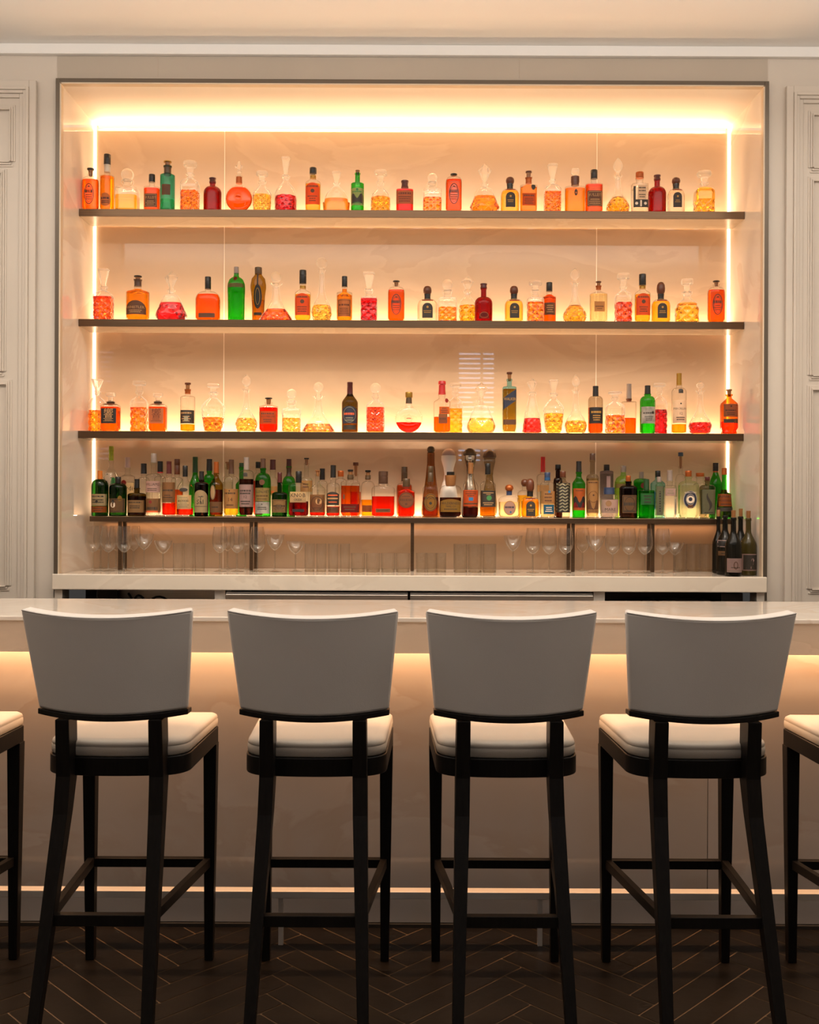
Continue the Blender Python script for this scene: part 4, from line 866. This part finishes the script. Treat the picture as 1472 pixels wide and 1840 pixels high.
B(4, 318, 349, 880, 858, 856, 837, 9, 's', 'clear', 'scarlet', 913, 'cap', 9, 'black', [('rect', .86, 890, 915, 'cream', [('l', 'grey', 6, .1, .9), ('t', 'charcoal', 'HAVANA', .58, .12)]), ('oval', .5, 877, 884, 'charcoal', [])], 'sloping clear bottle with cream label, red liquor', 'sloping clear bottle')
B(4, 350, 376, 872, 866, 862, 847, 9, 'r', 'brown', None, 0, 'long', 8.5, 'black', [('arch', .93, 881, 921, 'cream', [('tree', 'charcoal'), ('t', 'charcoal', 'Sal', .46, .22), ('b', 'charcoal', .26, .28, .95)])], 'dark brown rum bottle with palm tree label', 'palm tree bottle')
B(4, 377, 402, 873, 856, 850, 830, 9, 's', 'gold', 'dusk', 880, 'long', 9, 'copper', [('oval', .42, 872, 898, 'cream', [('ring', 'charcoal', .95, .95, .15)], -.35), ('rect', .95, 902, 921, 'dimtan', [('l', 'charcoal', 1, .4, .6)])], 'golden green bottle with small oval label', 'oval label bottle')
B(4, 403, 430, 864, 856, 851, 826, 9, 'r', 'clear', 'gold', 880, 'long', 9, 'brown', [('rect', .96, 879, 914, 'tan', [('t', 'charcoal', 'OBAN', .78, .12), ('dot', 'charcoal', -.1, .9, .1), ('t', 'brown', '14', .45, .2), ('l', 'brown', 1, .12, .24)])], 'clear whisky bottle of pale amber, label 14', 'label 14 whisky')
B(4, 430, 457, 852, 845, 844, 822, 10, 'r', 'clear', 'brown', 861, 'long', 9.5, 'grey', [('rect', .97, 871, 911, 'pink', [('t', 'charcoal', 'HIGHLAND', .72, .12), ('t', 'charcoal', 'PARK', .6, .10), ('t', 'charcoal', '12', .44, .13), ('l', 'charcoal', 2, .08, .3)]), ('shield', .3, 850, 857, 'charcoal', [])], 'whisky bottle with pale pinkish label reading 12', 'label 12 whisky')
B(4, 459, 488, 866, 850, 841, 824, 10, 'r', 'green', None, 0, 'long', 9, 'brown', [('rect', .95, 877, 901, 'tan', [('t', 'charcoal', 'THE', .9, .1), ('t', 'charcoal', 'GLENLIVET', .7, .2), ('t', 'brown', 'FRENCH OAK', .4, .16), ('l', 'brown', 1, .1, .24)]), ('rect', .95, 902, 923, 'grey', [('dot', 'charcoal', 0, .8, .08), ('l', 'charcoal', 2, .3, .6)]), ('oval', .35, 862, 872, 'brown', [])], 'green whisky bottle with tan label, brown capsule', 'green whisky bottle')
B(4, 489, 518, 890, 884, 867, 849, 8, 'r', 'deep', None, 0, 'long', 8, 'dred', [('rect', .95, 898, 921, 'tan', [('frame', 'brown'), ('t', 'charcoal', 'OLD', .5, .18), ('l', 'charcoal', 2, .15, .4), ('ring', 'brown', .5, .3, .05)])], 'dark olive bottle, framed tan label, red capsule', 'red capsule bottle')
B(4, 519, 556, 876, 868, 867, 847, 13, 'r', 'clear', 'maroon', 901, 'cap', 11, 'black', [('rect', .80, 884, 903, 'cream', [('t', 'black', 'KNOB', .66, .4), ('t', 'black', 'CREEK', .24, .2)]), ('rect', .6, 915, 920, 'black', [], .05)], 'squat square bourbon bottle with bold black lettering, black wax', 'bold lettered bourbon', n=4, dep=.62)
B(4, 557, 586, 880, 868, 852, 845, 8, 's', 'clear', 'scarlet', 905, 'tcork', 9, 'cork', [('rect', .95, 889, 921, 'dimtan', [('dot', 'tan', .25, .62, .42), ('dot', 'brown', .25, .68, .22), ('ring', 'charcoal', .8, .8, .05), ('l', 'brown', 2, .08, .3)])], 'clear tapering bottle with ornate brown portrait label', 'ornate brown label')
B(4, 587, 612, 876, 868, 858, 836, 10, 'r', 'clear', 'scarlet', 910, 'long', 9.5, 'black', [('shield', .9, 884, 908, 'charcoal', [('b', 'coral', .7, .78, .8), ('b', 'tan', .45, .55, .85), ('b', 'coral', .2, .26, .7)]), ('rect', .9, 911, 922, 'brown', [('t', 'charcoal', 'ACM', .6, .4)])], 'clear bottle with black striped graphic label', 'striped label bottle')
B(4, 613, 648, 868, 862, 857, 844, 10, 'q', 'clear', 'orange', 873, 'tcork', 10, 'black', [('rect', .97, 906, 921, 'dkred', [('l', 'brown', 2, .2, .8)]), ('rect', .1, 889, 897, 'brown', [], -.65)], 'rectangular clear bottle full of orange whiskey', 'rectangular orange bottle', n=4, dep=.62, foil=(862, 853, 'bronze'))
B(4, 668, 711, 880, 873, 869, 847, 17, 'r', 'clear', 'scarlet', 892, 'cap', 17, 'brown', [('rect', .64, 914, 921, 'dimtan', [('l', 'charcoal', 1, .3, .7)])], 'wide clear bottle of red whiskey, big wooden stopper', 'wide red bottle', n=3, dep=.55)
B(4, 715, 747, 883, 880, 874, 860, 12, 'q', 'clear', 'orange', 880, 'cap', 13, 'bronze', [('oval', .90, 885, 913, 'dimtan', [('ring', 'brown', .95, .95, .08), ('t', 'brown', 'BLANTON', .52, .22), ('dot', 'brown', 0, .25, .16), ('l', 'brown', 1, .68, .8)])], 'orange bottle with big oval label, glass stopper', 'big oval label', n=3.4, dep=.7)
B(4, 760, 789, 880, 872, 865, 838, 10, 'r', 'clear', 'dusk', 893, 'cap', 10, 'bronze', [('oval', .84, 887, 919, 'gold', [('ring', 'charcoal', .95, .95, .08), ('ring', 'charcoal', .68, .68, .05), ('t', 'charcoal', 'MICHTER', .72, .14), ('dot', 'charcoal', 0, .45, .22)])], 'dark amber bottle with round gold oval label', 'gold oval bottle', n=2.5, dep=.75)
B(4, 790, 831, 882, 872, 870, 848, 14, 'r', 'clear', 'brown', 894, 'tcork', 14, 'black', [('shield', .90, 897, 920, 'gold', [('t', 'charcoal', 'WILDERNESS', .66, .2), ('t', 'charcoal', 'TRAIL CO', .42, .14), ('l', 'charcoal', 1, .15, .28)]), ('oval', .17, 856, 867, 'brown', [('ring', 'tan', .8, .8, .2)])], 'wide dark whiskey bottle with gold label, black top', 'wide gold label', n=2.6, dep=.55)
B(4, 832, 861, 876, 855, 851, 832, 9, 's', 'clear', 'dusk', 912, 'long', 9, 'cork', [('rect', .95, 881, 910, 'coral', [('b', 'blue', .35, .55, .3), ('l', 'brown', 3, .6, .95), ('b', 'brown', .12, .2, .9)])], 'clear tall bottle with terracotta label, tan cork', 'terracotta label')
B(4, 863, 892, 872, 860, 852, 833, 9, 's', 'clear', 'amber', 911, 'cap', 10, 'black', [('rect', .95, 882, 911, 'charcoal', [('dot', 'green', .1, .55, .34), ('b', 'tan', .84, .88, .7), ('b', 'tan', .75, .78, .3), ('l', 'tan', 2, .08, .3)])], 'clear tequila bottle with black label, amber liquor', 'black label tequila', n=3, name='tequila_bottle')
B(4, 896, 936, 900, 890, 882, 871, 10, 'r', 'clear', 'pale', 902, 'mush', 15, 'copper', [('oval', .56, 900, 926, 'pink', [('ring', 'gold', 1, 1, .1), ('t', 'navy', 'Cincoro', .55, .2), ('dot', 'blue', .15, .22, .16)])], 'round flask bottle, pale oval label, wooden mushroom stopper', 'round flask bottle', n=2, dep=.6, foil=(890, 883, 'navy'))
horn(4, 937, 970, 860, 'gold', 'round gold bottle with ball stopper, dark arched label', 'arched label bottle')
B(4, 971, 998, 872, 866, 863, 849, 10, 'r', 'clear', 'pale', 883, 'cap', 10.5, 'navy', [('rect', .92, 883, 905, 'tan', [('l', 'brown', 3, .1, .9), ('dot', 'blue', .15, .95, .2)]), ('rect', .72, 907, 924, 'blue', [('l', 'white', 3, .2, .8)], .1)], 'clear bottle with blue label and blue neck', 'blue label bottle', n=3.4, foil=(863, 858, 'blue'))
B(4, 999, 1026, 873, 862, 857, 847, 10, 's', 'smoke', None, 0, 'cap', 10.5, 'wood', [('rect', .97, 868, 921, 'black', [('zig', 'grey')])], 'black and grey woven pattern bottle, wooden cap', 'woven pattern bottle')
B(4, 1029, 1053, 870, 856, 848, 829, 10, 's', 'green', 'green', 880, 'long', 9.5, 'black', [('rect', .90, 878, 917, 'coral', [('hill', 'black', .5), ('hill', 'red', .22), ('l', 'brown', 1, .86, .94)])], 'bright green bottle with orange landscape label', 'landscape label bottle')
B(4, 1054, 1077, 859, 852, 826, 815, 9, 'r', 'smoke', 'pale', 860, 'cap', 10, 'brown', [('rect', .97, 864, 922, 'tan', [('ring', 'brown', .8, .35, .06), ('t', 'brown', 'CLEMENT', .94, .06), ('dot', 'brown', 0, .55, .16), ('hill', 'brown', .25), ('l', 'brown', 2, .03, .14)])], 'tall clear bottle almost covered by a tan label', 'tall tan label')
B(4, 1079, 1112, 893, 889, 888, 876, 20, 'r', 'clear', 'water', 897, 'long', 19, 'navy', [('rect', .95, 898, 922, 'pink', [('t', 'charcoal', 'MARE', .25, .24), ('dot', 'dimtan', -.2, .7, .36), ('l', 'grey', 2, .04, .14)])], 'squat clear gin bottle with pale pink label', 'squat pink gin', n=3, dep=.7, name='gin_bottle')
B(4, 1114, 1146, 878, 872, 865, 855, 10, 'r', 'brown', None, 0, 'cap', 9, 'copper', [('rect', .82, 890, 922, 'dimtan', [('frame', 'charcoal'), ('ring', 'charcoal', .75, .8, .06), ('t', 'charcoal', '47', .5, .24), ('l', 'charcoal', 1, .08, .16)])], 'dark brown apothecary gin bottle, ornate square label', 'brown apothecary gin', n=3, dep=.8, name='gin_bottle')
B(4, 1148, 1177, 882, 880, 880, 861, 11, 'q', 'green', 'green', 903, 'long', 10, 'green', [('rect', .85, 887, 907, 'green', [('l', 'charcoal', 3, .1, .9)])], 'short bright green gin bottle, green capped', 'short green gin', n=3, dep=.8, name='gin_bottle')
B(4, 1179, 1192, 874, 868, 866, 857, 9, 'q', 'mint', 'water', 880, 'cap', 8, 'grey', [('rect', .95, 874, 926, 'sage', [('t', 'charcoal', 'COPPERHEAD', .5, .38, 0)])], 'narrow pale bottle with vertical lettering', 'vertical lettering bottle', n=5)
B(4, 1193, 1216, 873, 872, 864, 845, 10, 'q', 'clear', 'water', 876, 'long', 9.5, 'grey', [('rect', .8, 878, 891, 'pink', [('l', 'grey', 2, .2, .8)], -.1), ('rect', .2, 893, 925, 'white', [('t', 'navy', 'AVIATION', .5, .4, 0)], .7)], 'clear straight bottle with pale lilac band label', 'lilac band bottle', n=4)
B(4, 1219, 1257, 874, 864, 856, 846, 12, 'r', 'mint', 'water', 872, 'cap', 11.5, 'copper', [('oval', .68, 882, 914, 'navy', [('ring', 'white', .97, .97, .04), ('ring', 'white', .6, .6, .04), ('dot', 'white', 0, .5, .55), ('dot', 'navy', 0, .52, .28), ('t', 'white', 'PLYMOUTH', .88, .09), ('b', 'brown', .04, .2, .4)])], 'clear gin bottle with round navy seal label', 'navy seal gin', n=2.6, dep=.75, name='gin_bottle')
B(4, 1258, 1286, 877, 871, 863, 857, 9, 'r', 'grey', None, 0, 'cap', 9, 'dred', [('rect', .98, 880, 924, 'sage', [('seal', 'charcoal'), ('l', 'charcoal', 1, .03, .10)])], 'grey green bottle with dark seahorse emblem', 'seahorse bottle', n=3, dep=.8)
B(4, 1287, 1318, 880, 876, 853, 841, 10, 'r', 'green', 'dusk', 880, 'long', 9, 'copper', [('rect', .80, 888, 910, 'orange', [('t', 'charcoal', 'AMARO', .78, .22), ('t', 'charcoal', 'MONTENEGRO', .45, .18), ('l', 'charcoal', 1, .1, .24)]), ('rect', .95, 912, 919, 'charcoal', [])], 'amaro bottle with green neck and orange label', 'orange label amaro', form='jugtri', name='amaro_bottle')
# ---- the crowded rack: back row
B(4, 188, 213, 858, 838, 827, 802, 8, 's', 'clear', 'water', 850, 'cap', 8.5, 'lime', [('rect', .55, 850, 885, 'white', [('t', 'black', 'NO', .5, .55, -.1)], -.2), ('oval', .4, 858, 890, 'green', [], .55)], 'tall clear vodka bottle, lime capped, letters NO', 'lime capped vodka', row=1, name='vodka_bottle')
B(4, 217, 243, 858, 852, 840, 822, 9, 's', 'clear', 'water', 866, 'long', 9, 'pink', [('rect', .95, 868, 890, 'cream', [('t', 'black', 'acardi', .55, .4)]), ('oval', .4, 863, 873, 'dkred', [], -.3)], 'clear rum bottle with red dot and pink cap', 'pink capped rum', row=1, name='rum_bottle')
def back(x0, x1, ysh, ynk, yn, yt, nw, glass, liq, yf, stop, sw, capn, look, short, labels=(), st='r', n=2, form=None, dep=1, foil=None):
    B(4, x0, x1, ysh, ynk, yn, yt, nw, st, glass, liq, yf, stop, sw, capn, list(labels), look, short, row=1, n=n, form=form, dep=dep, foil=foil)
back(248, 270, 866, 858, 851, 833, 9, 'clear', 'water', 880, 'long', 10, 'black', 'clear bottle with thick black cap', 'thick black cap')
back(278, 299, 862, 856, 848, 829, 9, 'clear', 'water', 870, 'long', 9.5, 'black', 'clear bottle with black cap, red band', 'red banded cap', foil=(850, 847, 'red'))
back(308, 330, 866, 858, 852, 825, 9, 'clear', 'orange', 880, 'cap', 10, 'wood', 'clear bottle with reddish wooden stopper', 'reddish stopper')
back(340, 363, 876, 850, 849, 821, 9, 'green', 'green', 870, 'long', 9, 'green', 'green bottle with long dark green capsule', 'dark green capsule', st='s')
back(366, 388, 868, 852, 846, 825, 9, 'green', 'green', 860, 'long', 10, 'black', 'bright green round bottle, black capsule', 'bright green bottle')
back(400, 420, 864, 856, 840, 830, 8, 'clear', 'water', 866, 'tcork', 9, 'cork', 'clear bottle with black topped cork', 'black topped cork')
back(424, 445, 872, 862, 839, 832, 8, 'green', 'green', 870, 'cap', 8, 'green', 'green bottle showing only its neck', 'green neck', st='s')
back(456, 474, 860, 850, 841, 830, 9, 'clear', 'scarlet', 864, 'cap', 10, 'black', 'clear bottle of red liquor, black cap', 'black capped red')
back(482, 500, 872, 858, 844, 826, 10, 'clear', 'water', 876, 'long', 10, 'dred', 'clear bottle with dark red banded capsule', 'banded red capsule', [('rect', .95, 874, 890, 'tan', [('b', 'coral', .2, .5, .4)])])
back(507, 533, 876, 856, 838, 825, 9, 'green', 'green', 872, 'long', 9, 'dred', 'bright green bottle, dark red capsule and neck label', 'red capped green', foil=(856, 840, 'brown'))
back(540, 563, 866, 858, 832, 823, 8, 'clear', 'water', 868, 'tcork', 9, 'black', 'clear corked bottle with tan label', 'tan corked bottle', [('rect', .95, 864, 884, 'tan', [('l', 'brown', 2, .3, .8)])])
back(570, 590, 872, 864, 862, 842, 8, 'clear', 'water', 880, 'long', 9, 'black', 'clear bottle with tilted looking black cap', 'tall black cap')
back(602, 624, 868, 860, 856, 846, 9, 'clear', 'water', 876, 'cap', 11, 'copper', 'clear bottle with squat copper stopper', 'copper stopper')
back(630, 650, 880, 868, 852, 831, 8, 'clear', 'orange', 884, 'tcork', 10, 'wood', 'clear bottle with wooden T stopper', 'wooden stopper')
back(649, 675, 876, 865, 858, 845, 9, 'clear', 'amber', 898, 'tcork', 10, 'black', 'clear rounded bottle low in amber, striped cap', 'striped cap', [('rect', .8, 908, 920, 'dimtan', [])], foil=(862, 854, 'bronze'))
back(713, 742, 876, 868, 864, 839, 10, 'clear', 'orange', 872, 'cap', 11, 'bronze', 'orange bottle with tall bronze stopper', 'bronze stopper', n=3)
back(758, 792, 850, 830, 813, 802, 10, 'toffee', None, 0, 'mush', 14, 'bronze', 'tall tapering brown tequila bottle, dark round stopper', 'tall brown tequila', form='taper')
back(788, 826, 850, 830, 819, 806, 18, 'white', None, 0, 'dome', 24, 'pink', 'white ceramic hourglass bottle with domed stopper', 'white ceramic bottle', form='clase')
back(829, 861, 850, 830, 819, 805, 18, 'chrome', None, 0, 'dome', 24, 'bronze', 'mirror finish hourglass bottle with domed stopper', 'mirror finish bottle', form='clase')
back(866, 895, 850, 830, 823, 808, 18, 'smoke', 'pale', 850, 'dome', 24, 'brown', 'clear hourglass bottle, domed metallic stopper', 'clear domed bottle', form='clase')
back(930, 958, 890, 881, 873, 861, 10, 'clear', 'gold', 890, 'mush', 14, 'wood', 'round bottle, its reddish ball stopper peeking out', 'peeking stopper')
back(965, 988, 858, 852, 848, 821, 9, 'clear', 'water', 870, 'long', 8, 'red', 'clear bottle with long bright red stopper', 'long red stopper', [('rect', .95, 872, 884, 'tan', [])])
back(995, 1012, 868, 858, 842, 835, 9, 'brown', None, 0, 'cap', 10, 'black', 'slim dark bottle with black cap', 'slim dark bottle')
back(1079, 1103, 848, 846, 845, 835, 10, 'lilac', 'water', 852, 'cap', 10.5, 'black', 'grey lilac squared bottle, black cap', 'grey lilac bottle', [('rect', .3, 856, 876, 'pink', [], .1)], st='r', n=3)
back(1105, 1137, 862, 850, 848, 837, 10, 'pale', 'pale', 866, 'cap', 10, 'grey', 'pale green fluted gin bottle, grey band', 'pale green gin', [('rect', .95, 870, 877, 'dimtan', [])], form='flute')
back(1139, 1168, 866, 860, 861, 848, 9, 'green', 'green', 868, 'cap', 8.5, 'grey', 'green gin bottle with round red seal', 'red seal gin', [('oval', .32, 868, 878, 'dkred', [], 0)])
back(1170, 1196, 870, 860, 857, 846, 9, 'blue', 'water', 868, 'cap', 9.5, 'black', 'pale blue gin bottle, black and gold cap', 'pale blue gin', [('rect', .9, 884, 915, 'blue', [('l', 'navy', 4, .1, .9)])], st='s', n=3)
back(1214, 1234, 866, 852, 838, 813, 7, 'clear', 'water', 880, 'tcork', 9, 'navy', 'clear bottle with slim steel blue stopper', 'steel blue stopper')
back(1247, 1271, 872, 868, 856, 850, 14, 'clear', 'water', 880, 'cap', 15, 'copper', 'clear bottle with wide copper cap', 'wide copper cap')
back(1275, 1299, 872, 846, 846, 832, 9, 'green', 'green', 870, 'cap', 10, 'black', 'bright green bottle, black cap, orange collar', 'green end bottle', st='s', foil=(849, 845, 'copper'))

# ---- labels for everything on the shelves: look, then what it stands beside
for sh in (1, 2, 3, 4):
    row = sorted([i for i in ITEMS if i['shelf'] == sh and not i['row']], key=lambda i: i['x'])
    for k, it in enumerate(row):
        where = 'first from the left, ' + NM[sh] if k == 0 else 'right of the ' + row[k-1]['short'] + ', ' + NM[sh]
        it['where'] = where
    for it in [i for i in ITEMS if i['shelf'] == sh and i['row']]:
        nb_ = min(row, key=lambda q: abs(q['x']-it['x'])); it['where'] = 'behind the ' + nb_['short'] + ', ' + NM[sh]
for it in ITEMS:
    look = it['look']
    while len((look + ' ' + it['where']).replace(',', ' ').split()) > 16 and ',' in look: look = look.rsplit(',', 1)[0]
    while len((look + ' ' + it['where']).replace(',', ' ').split()) > 16: look = look.rsplit(' ', 1)[0]
    it['label'] = look + ', ' + it['where']
    it['o']['label'] = it['label']; it['o']['category'] = it['cat']
    it['o']['group'] = ('decanters' if it['cat'] == 'decanter' else 'liquor bottles') + ' on the ' + NM[it['shelf']]
# ------------------------------------------------------------------ glassware on the back counter
gw = thin((.905, .895, .865), (.24, .20, .15), 1.6, .10)
gw2 = thin((.86, .845, .80), (.22, .18, .14), 1.6, .10)
def lathe_thing(prof, N, mat, smooth=True, cut=0, M=16):
    m = MB(); rings = []
    for r, z in prof:
        rr = []
        for i in range(N):
            t = 2*math.pi*i/N; k = 1
            if cut: k = 1 - cut*abs(((i/N*M + z*60) % 1)-.5)*2*abs(((i/N*M - z*60) % 1)-.5)*2
            rr.append((r*k*math.cos(t), r*k*math.sin(t), z))
        rings.append(rr)
    return m.loft(rings, True, False)
GLASSES = []
def proto_glass(name, parts, N=28):
    t = empty(name)
    for pn, prof, mat, cut in parts: lathe_thing(prof, 48 if cut else N, mat, cut=cut).build(pn, mat, t, smooth=True, angle=25 if cut else 60)
    return t
def wine(h, R):
    foot = [(R*.85, 0), (R*.85, .002), (R*.5, .005), (.006, .010), (.0042, .018), (.004, h*.42)]
    bowl = [(.004, h*.42), (.010, h*.43), (R*.55, h*.47), (R*.86, h*.54), (R, h*.64), (R*.97, h*.78), (R*.86, h*.92), (R*.80, h)]
    return [('foot_stem', foot, gw2, 0), ('bowl', bowl, gw, 0)]
def coupe(h, R):
    foot = [(R*.75, 0), (R*.75, .002), (R*.4, .005), (.005, .010), (.0037, .018), (.0037, h*.58)]
    bowl = [(.0037, h*.58), (R*.35, h*.63), (R*.7, h*.74), (R*.93, h*.9), (R, h)]
    return [('foot_stem', foot, gw2, 0), ('bowl', bowl, gw, 0)]
def tumbler(h, R, cut=0, base=.012):
    n = 14; outer = [(R*.93, 0), (R*.98, .003)] + [(R*(.98+.02*i/n), .004+(h-.004)*i/n) for i in range(n+1)]
    return [('glass_wall', outer, gw2 if cut else gw, cut), ('glass_base', [(R*.5, .002), (R*.88, .002), (R*.9, base), (R*.2, base*1.05)], fluid((.93, .91, .86), 1.3, .5), 0)]
KIND = {'wine': ('wine_glass', wine(.235, .040), 'wine glass'), 'coupe': ('coupe_glass', coupe(.195, .050), 'coupe glass'), 'nick': ('coupe_glass', coupe(.160, .048), 'coupe glass'),
        'high': ('highball_glass', tumbler(.148, .0265), 'highball glass'), 'rocks': ('rocks_glass', tumbler(.100, .0375, base=.018), 'rocks glass'),
        'cutr': ('rocks_glass', tumbler(.102, .027, cut=.05), 'rocks glass'), 'cuth': ('highball_glass', tumbler(.150, .037, cut=.05), 'highball glass')}
PR = {}
def put_glass(kind, px, Y, label, group):
    if kind not in PR: PR[kind] = proto_glass(KIND[kind][0], KIND[kind][1]); o = PR[kind]
    else: o = copy_tree(PR[kind])
    o.location = (wx(px, 1000, Y), Y, CZ+.0004); tag(o, label, KIND[kind][2], group)
ordn = ['first', 'second', 'third', 'fourth', 'fifth', 'sixth', 'seventh', 'eighth']
def run(kind, xs, Y, what, group):
    for i, px in enumerate(xs):
        put_glass(kind, px, Y, what % ordn[i], group)
G = 'glasses on the back counter'
run('wine', (167, 195, 223), 5.22, 'clear wine glass, %s from left in the front row by the niche side wall', 'wine glasses, far left end')
run('wine', (181, 209, 240), 5.44, 'clear wine glass in the rear row, %s from left by the niche side wall', 'wine glasses, far left end')
run('coupe', (259,), 5.22, 'clear coupe glass beside the far left wine glasses, %s in its row', G)
run('nick', (293,), 5.25, 'single low stemmed coupe between wine glasses and highballs, %s coupe alone', G)
run('high', (320, 339.5, 359), 5.24, 'plain highball glass, %s of three left of the second wine glass cluster', 'highball glasses, left trio')
run('wine', (395, 426, 463), 5.22, 'clear wine glass, %s from left in the front of the second cluster', 'wine glasses, second cluster')
run('wine', (409, 441), 5.44, 'clear wine glass in the rear of the second cluster, %s from left', 'wine glasses, second cluster')
run('coupe', (494,), 5.22, 'clear coupe glass beside the second wine glass cluster, %s in its row', G)
run('nick', (531,), 5.25, 'single low coupe between the second cluster and four highballs, %s alone', G)
run('high', (556.5, 577.5, 599, 620), 5.24, 'plain highball glass, %s of four beside the short rocks glasses', 'highball glasses, centre four')
run('rocks', (643.5, 670.5, 697.5, 724), 5.24, 'short plain rocks glass, %s of four left of the middle rack leg', 'rocks glasses, centre four')
run('cutr', (757, 775.5, 793), 5.24, 'short cut crystal rocks glass, %s of three right of the middle rack leg', 'cut rocks glasses')
run('cuth', (827.5, 853.5, 879.5), 5.24, 'tall cut crystal tumbler, %s of three right of the cut rocks glasses', 'cut tumblers, centre')
run('coupe', (922,), 5.25, 'lone coupe glass between cut tumblers and wine glasses, %s of the right side', G)
run('wine', (957.5, 987, 1016.5), 5.24, 'clear wine glass, %s of three left of a rack leg, right side', 'wine glasses, right trio')
run('wine', (1047,), 5.44, 'clear wine glass behind the right side coupe glass, %s and only one there', G)
run('coupe', (1070,), 5.25, 'coupe glass between the two right side wine glass trios, %s there', G)
run('wine', (1101, 1130, 1159), 5.24, 'clear wine glass, %s of three before the last rack leg', 'wine glasses, last trio')
run('wine', (1191,), 5.24, 'clear wine glass just right of the last rack leg, %s past it', G)
run('nick', (1213,), 5.33, 'low coupe glass half behind the cut tumblers at the far end, %s there', G)
run('cuth', (1222, 1246, 1270), 5.42, 'tall cut crystal tumbler, %s of three beside the wine bottles', 'cut tumblers, far end')
# ------------------------------------------------------------------ wine bottles at the end of the counter
SH[5] = CZ; NM[5] = 'counter'
def wineb(px, x0, x1, ytop, ycap, Y, glass, labels, label, cork=True):
    a = (x1-x0)/2/F*Y; zy = lambda y: wz(px, y, Y)-CZ; H = zy(ycap); HT = zy(ytop)
    t = empty('wine_bottle', (wx(px, 1000, Y), Y, CZ+.0004)); nr = .33
    sil = [(.86, 0), (.97, .008), (1, .03), (1, .52)]
    for i in range(1, 9):
        s = i/8; sil.append((1+(nr-1)*(s*s*(3-2*s)), .52+.26*s))
    sil += [(nr*.95, .95), (nr*1.1, .955), (nr*1.1, .99), (nr, 1)]
    v = Vessel(sil, a, H, 1, 2, nr)
    MB().loft([v.ring(z*H, 1, 28) for r, z in dense(sil, 14)], True, True).build('glass_body', pbr('wine_glass_dark', (.006, .005, .003), .12, spec=.22) if glass == 'dark' else pbr('wine_glass_olive', (.045, .033, .008), .10, spec=.3), t, smooth=True, angle=40)
    if cork: MB().lathe([(a*nr*.74, H-.004), (a*nr*.78, H), (a*nr*.82, HT-.001), (a*nr*.75, HT)], 16).build('cork', cap_mat('cork'), t, smooth=True, angle=40)
    for L in labels: make_label(v, L, t, a, zy)
    tag(t, label, 'wine bottle', 'wine bottles at the counter end')
wineb(1291, 1281, 1302, 916, 928, 5.285, 'dark', [], 'dark wine bottle at the rear, nearly hidden below the amaro bottle, cork showing')
wineb(1303, 1289, 1318, 926, 926.5, 5.16, 'dark', [('rect', .60, 970, 983, 'black', [('frame', 'pink')], -.45), ('rect', .5, 990, 998, 'dimtan', [('l', 'charcoal', 1, .3, .7)], -.45)], 'dark uncorked wine bottle with two small labels, first of the front bottles', cork=False)
wineb(1318, 1304, 1333, 917, 930, 5.03, 'dark', [('rect', .92, 1003, 1028, 'pink', [('ring', 'brown', .30, .55, .10), ('l', 'charcoal', 1, .28, .4), ('b', 'grey', .08, .11, .9)])], 'dark wine bottle with square white label bearing a thin circle')
wineb(1331, 1319, 1345, 914, 928, 5.24, 'dark', [], 'tallest corked dark wine bottle at the rear, between two labelled ones')
wineb(1345, 1328, 1356.5, 918, 931, 5.11, 'olive', [('rect', .93, 995, 1025, 'pink', [('b', 'charcoal', .06, .94, .9), ('bird', 'pink')])], 'olive wine bottle with a bird on its square label, against the side wall')
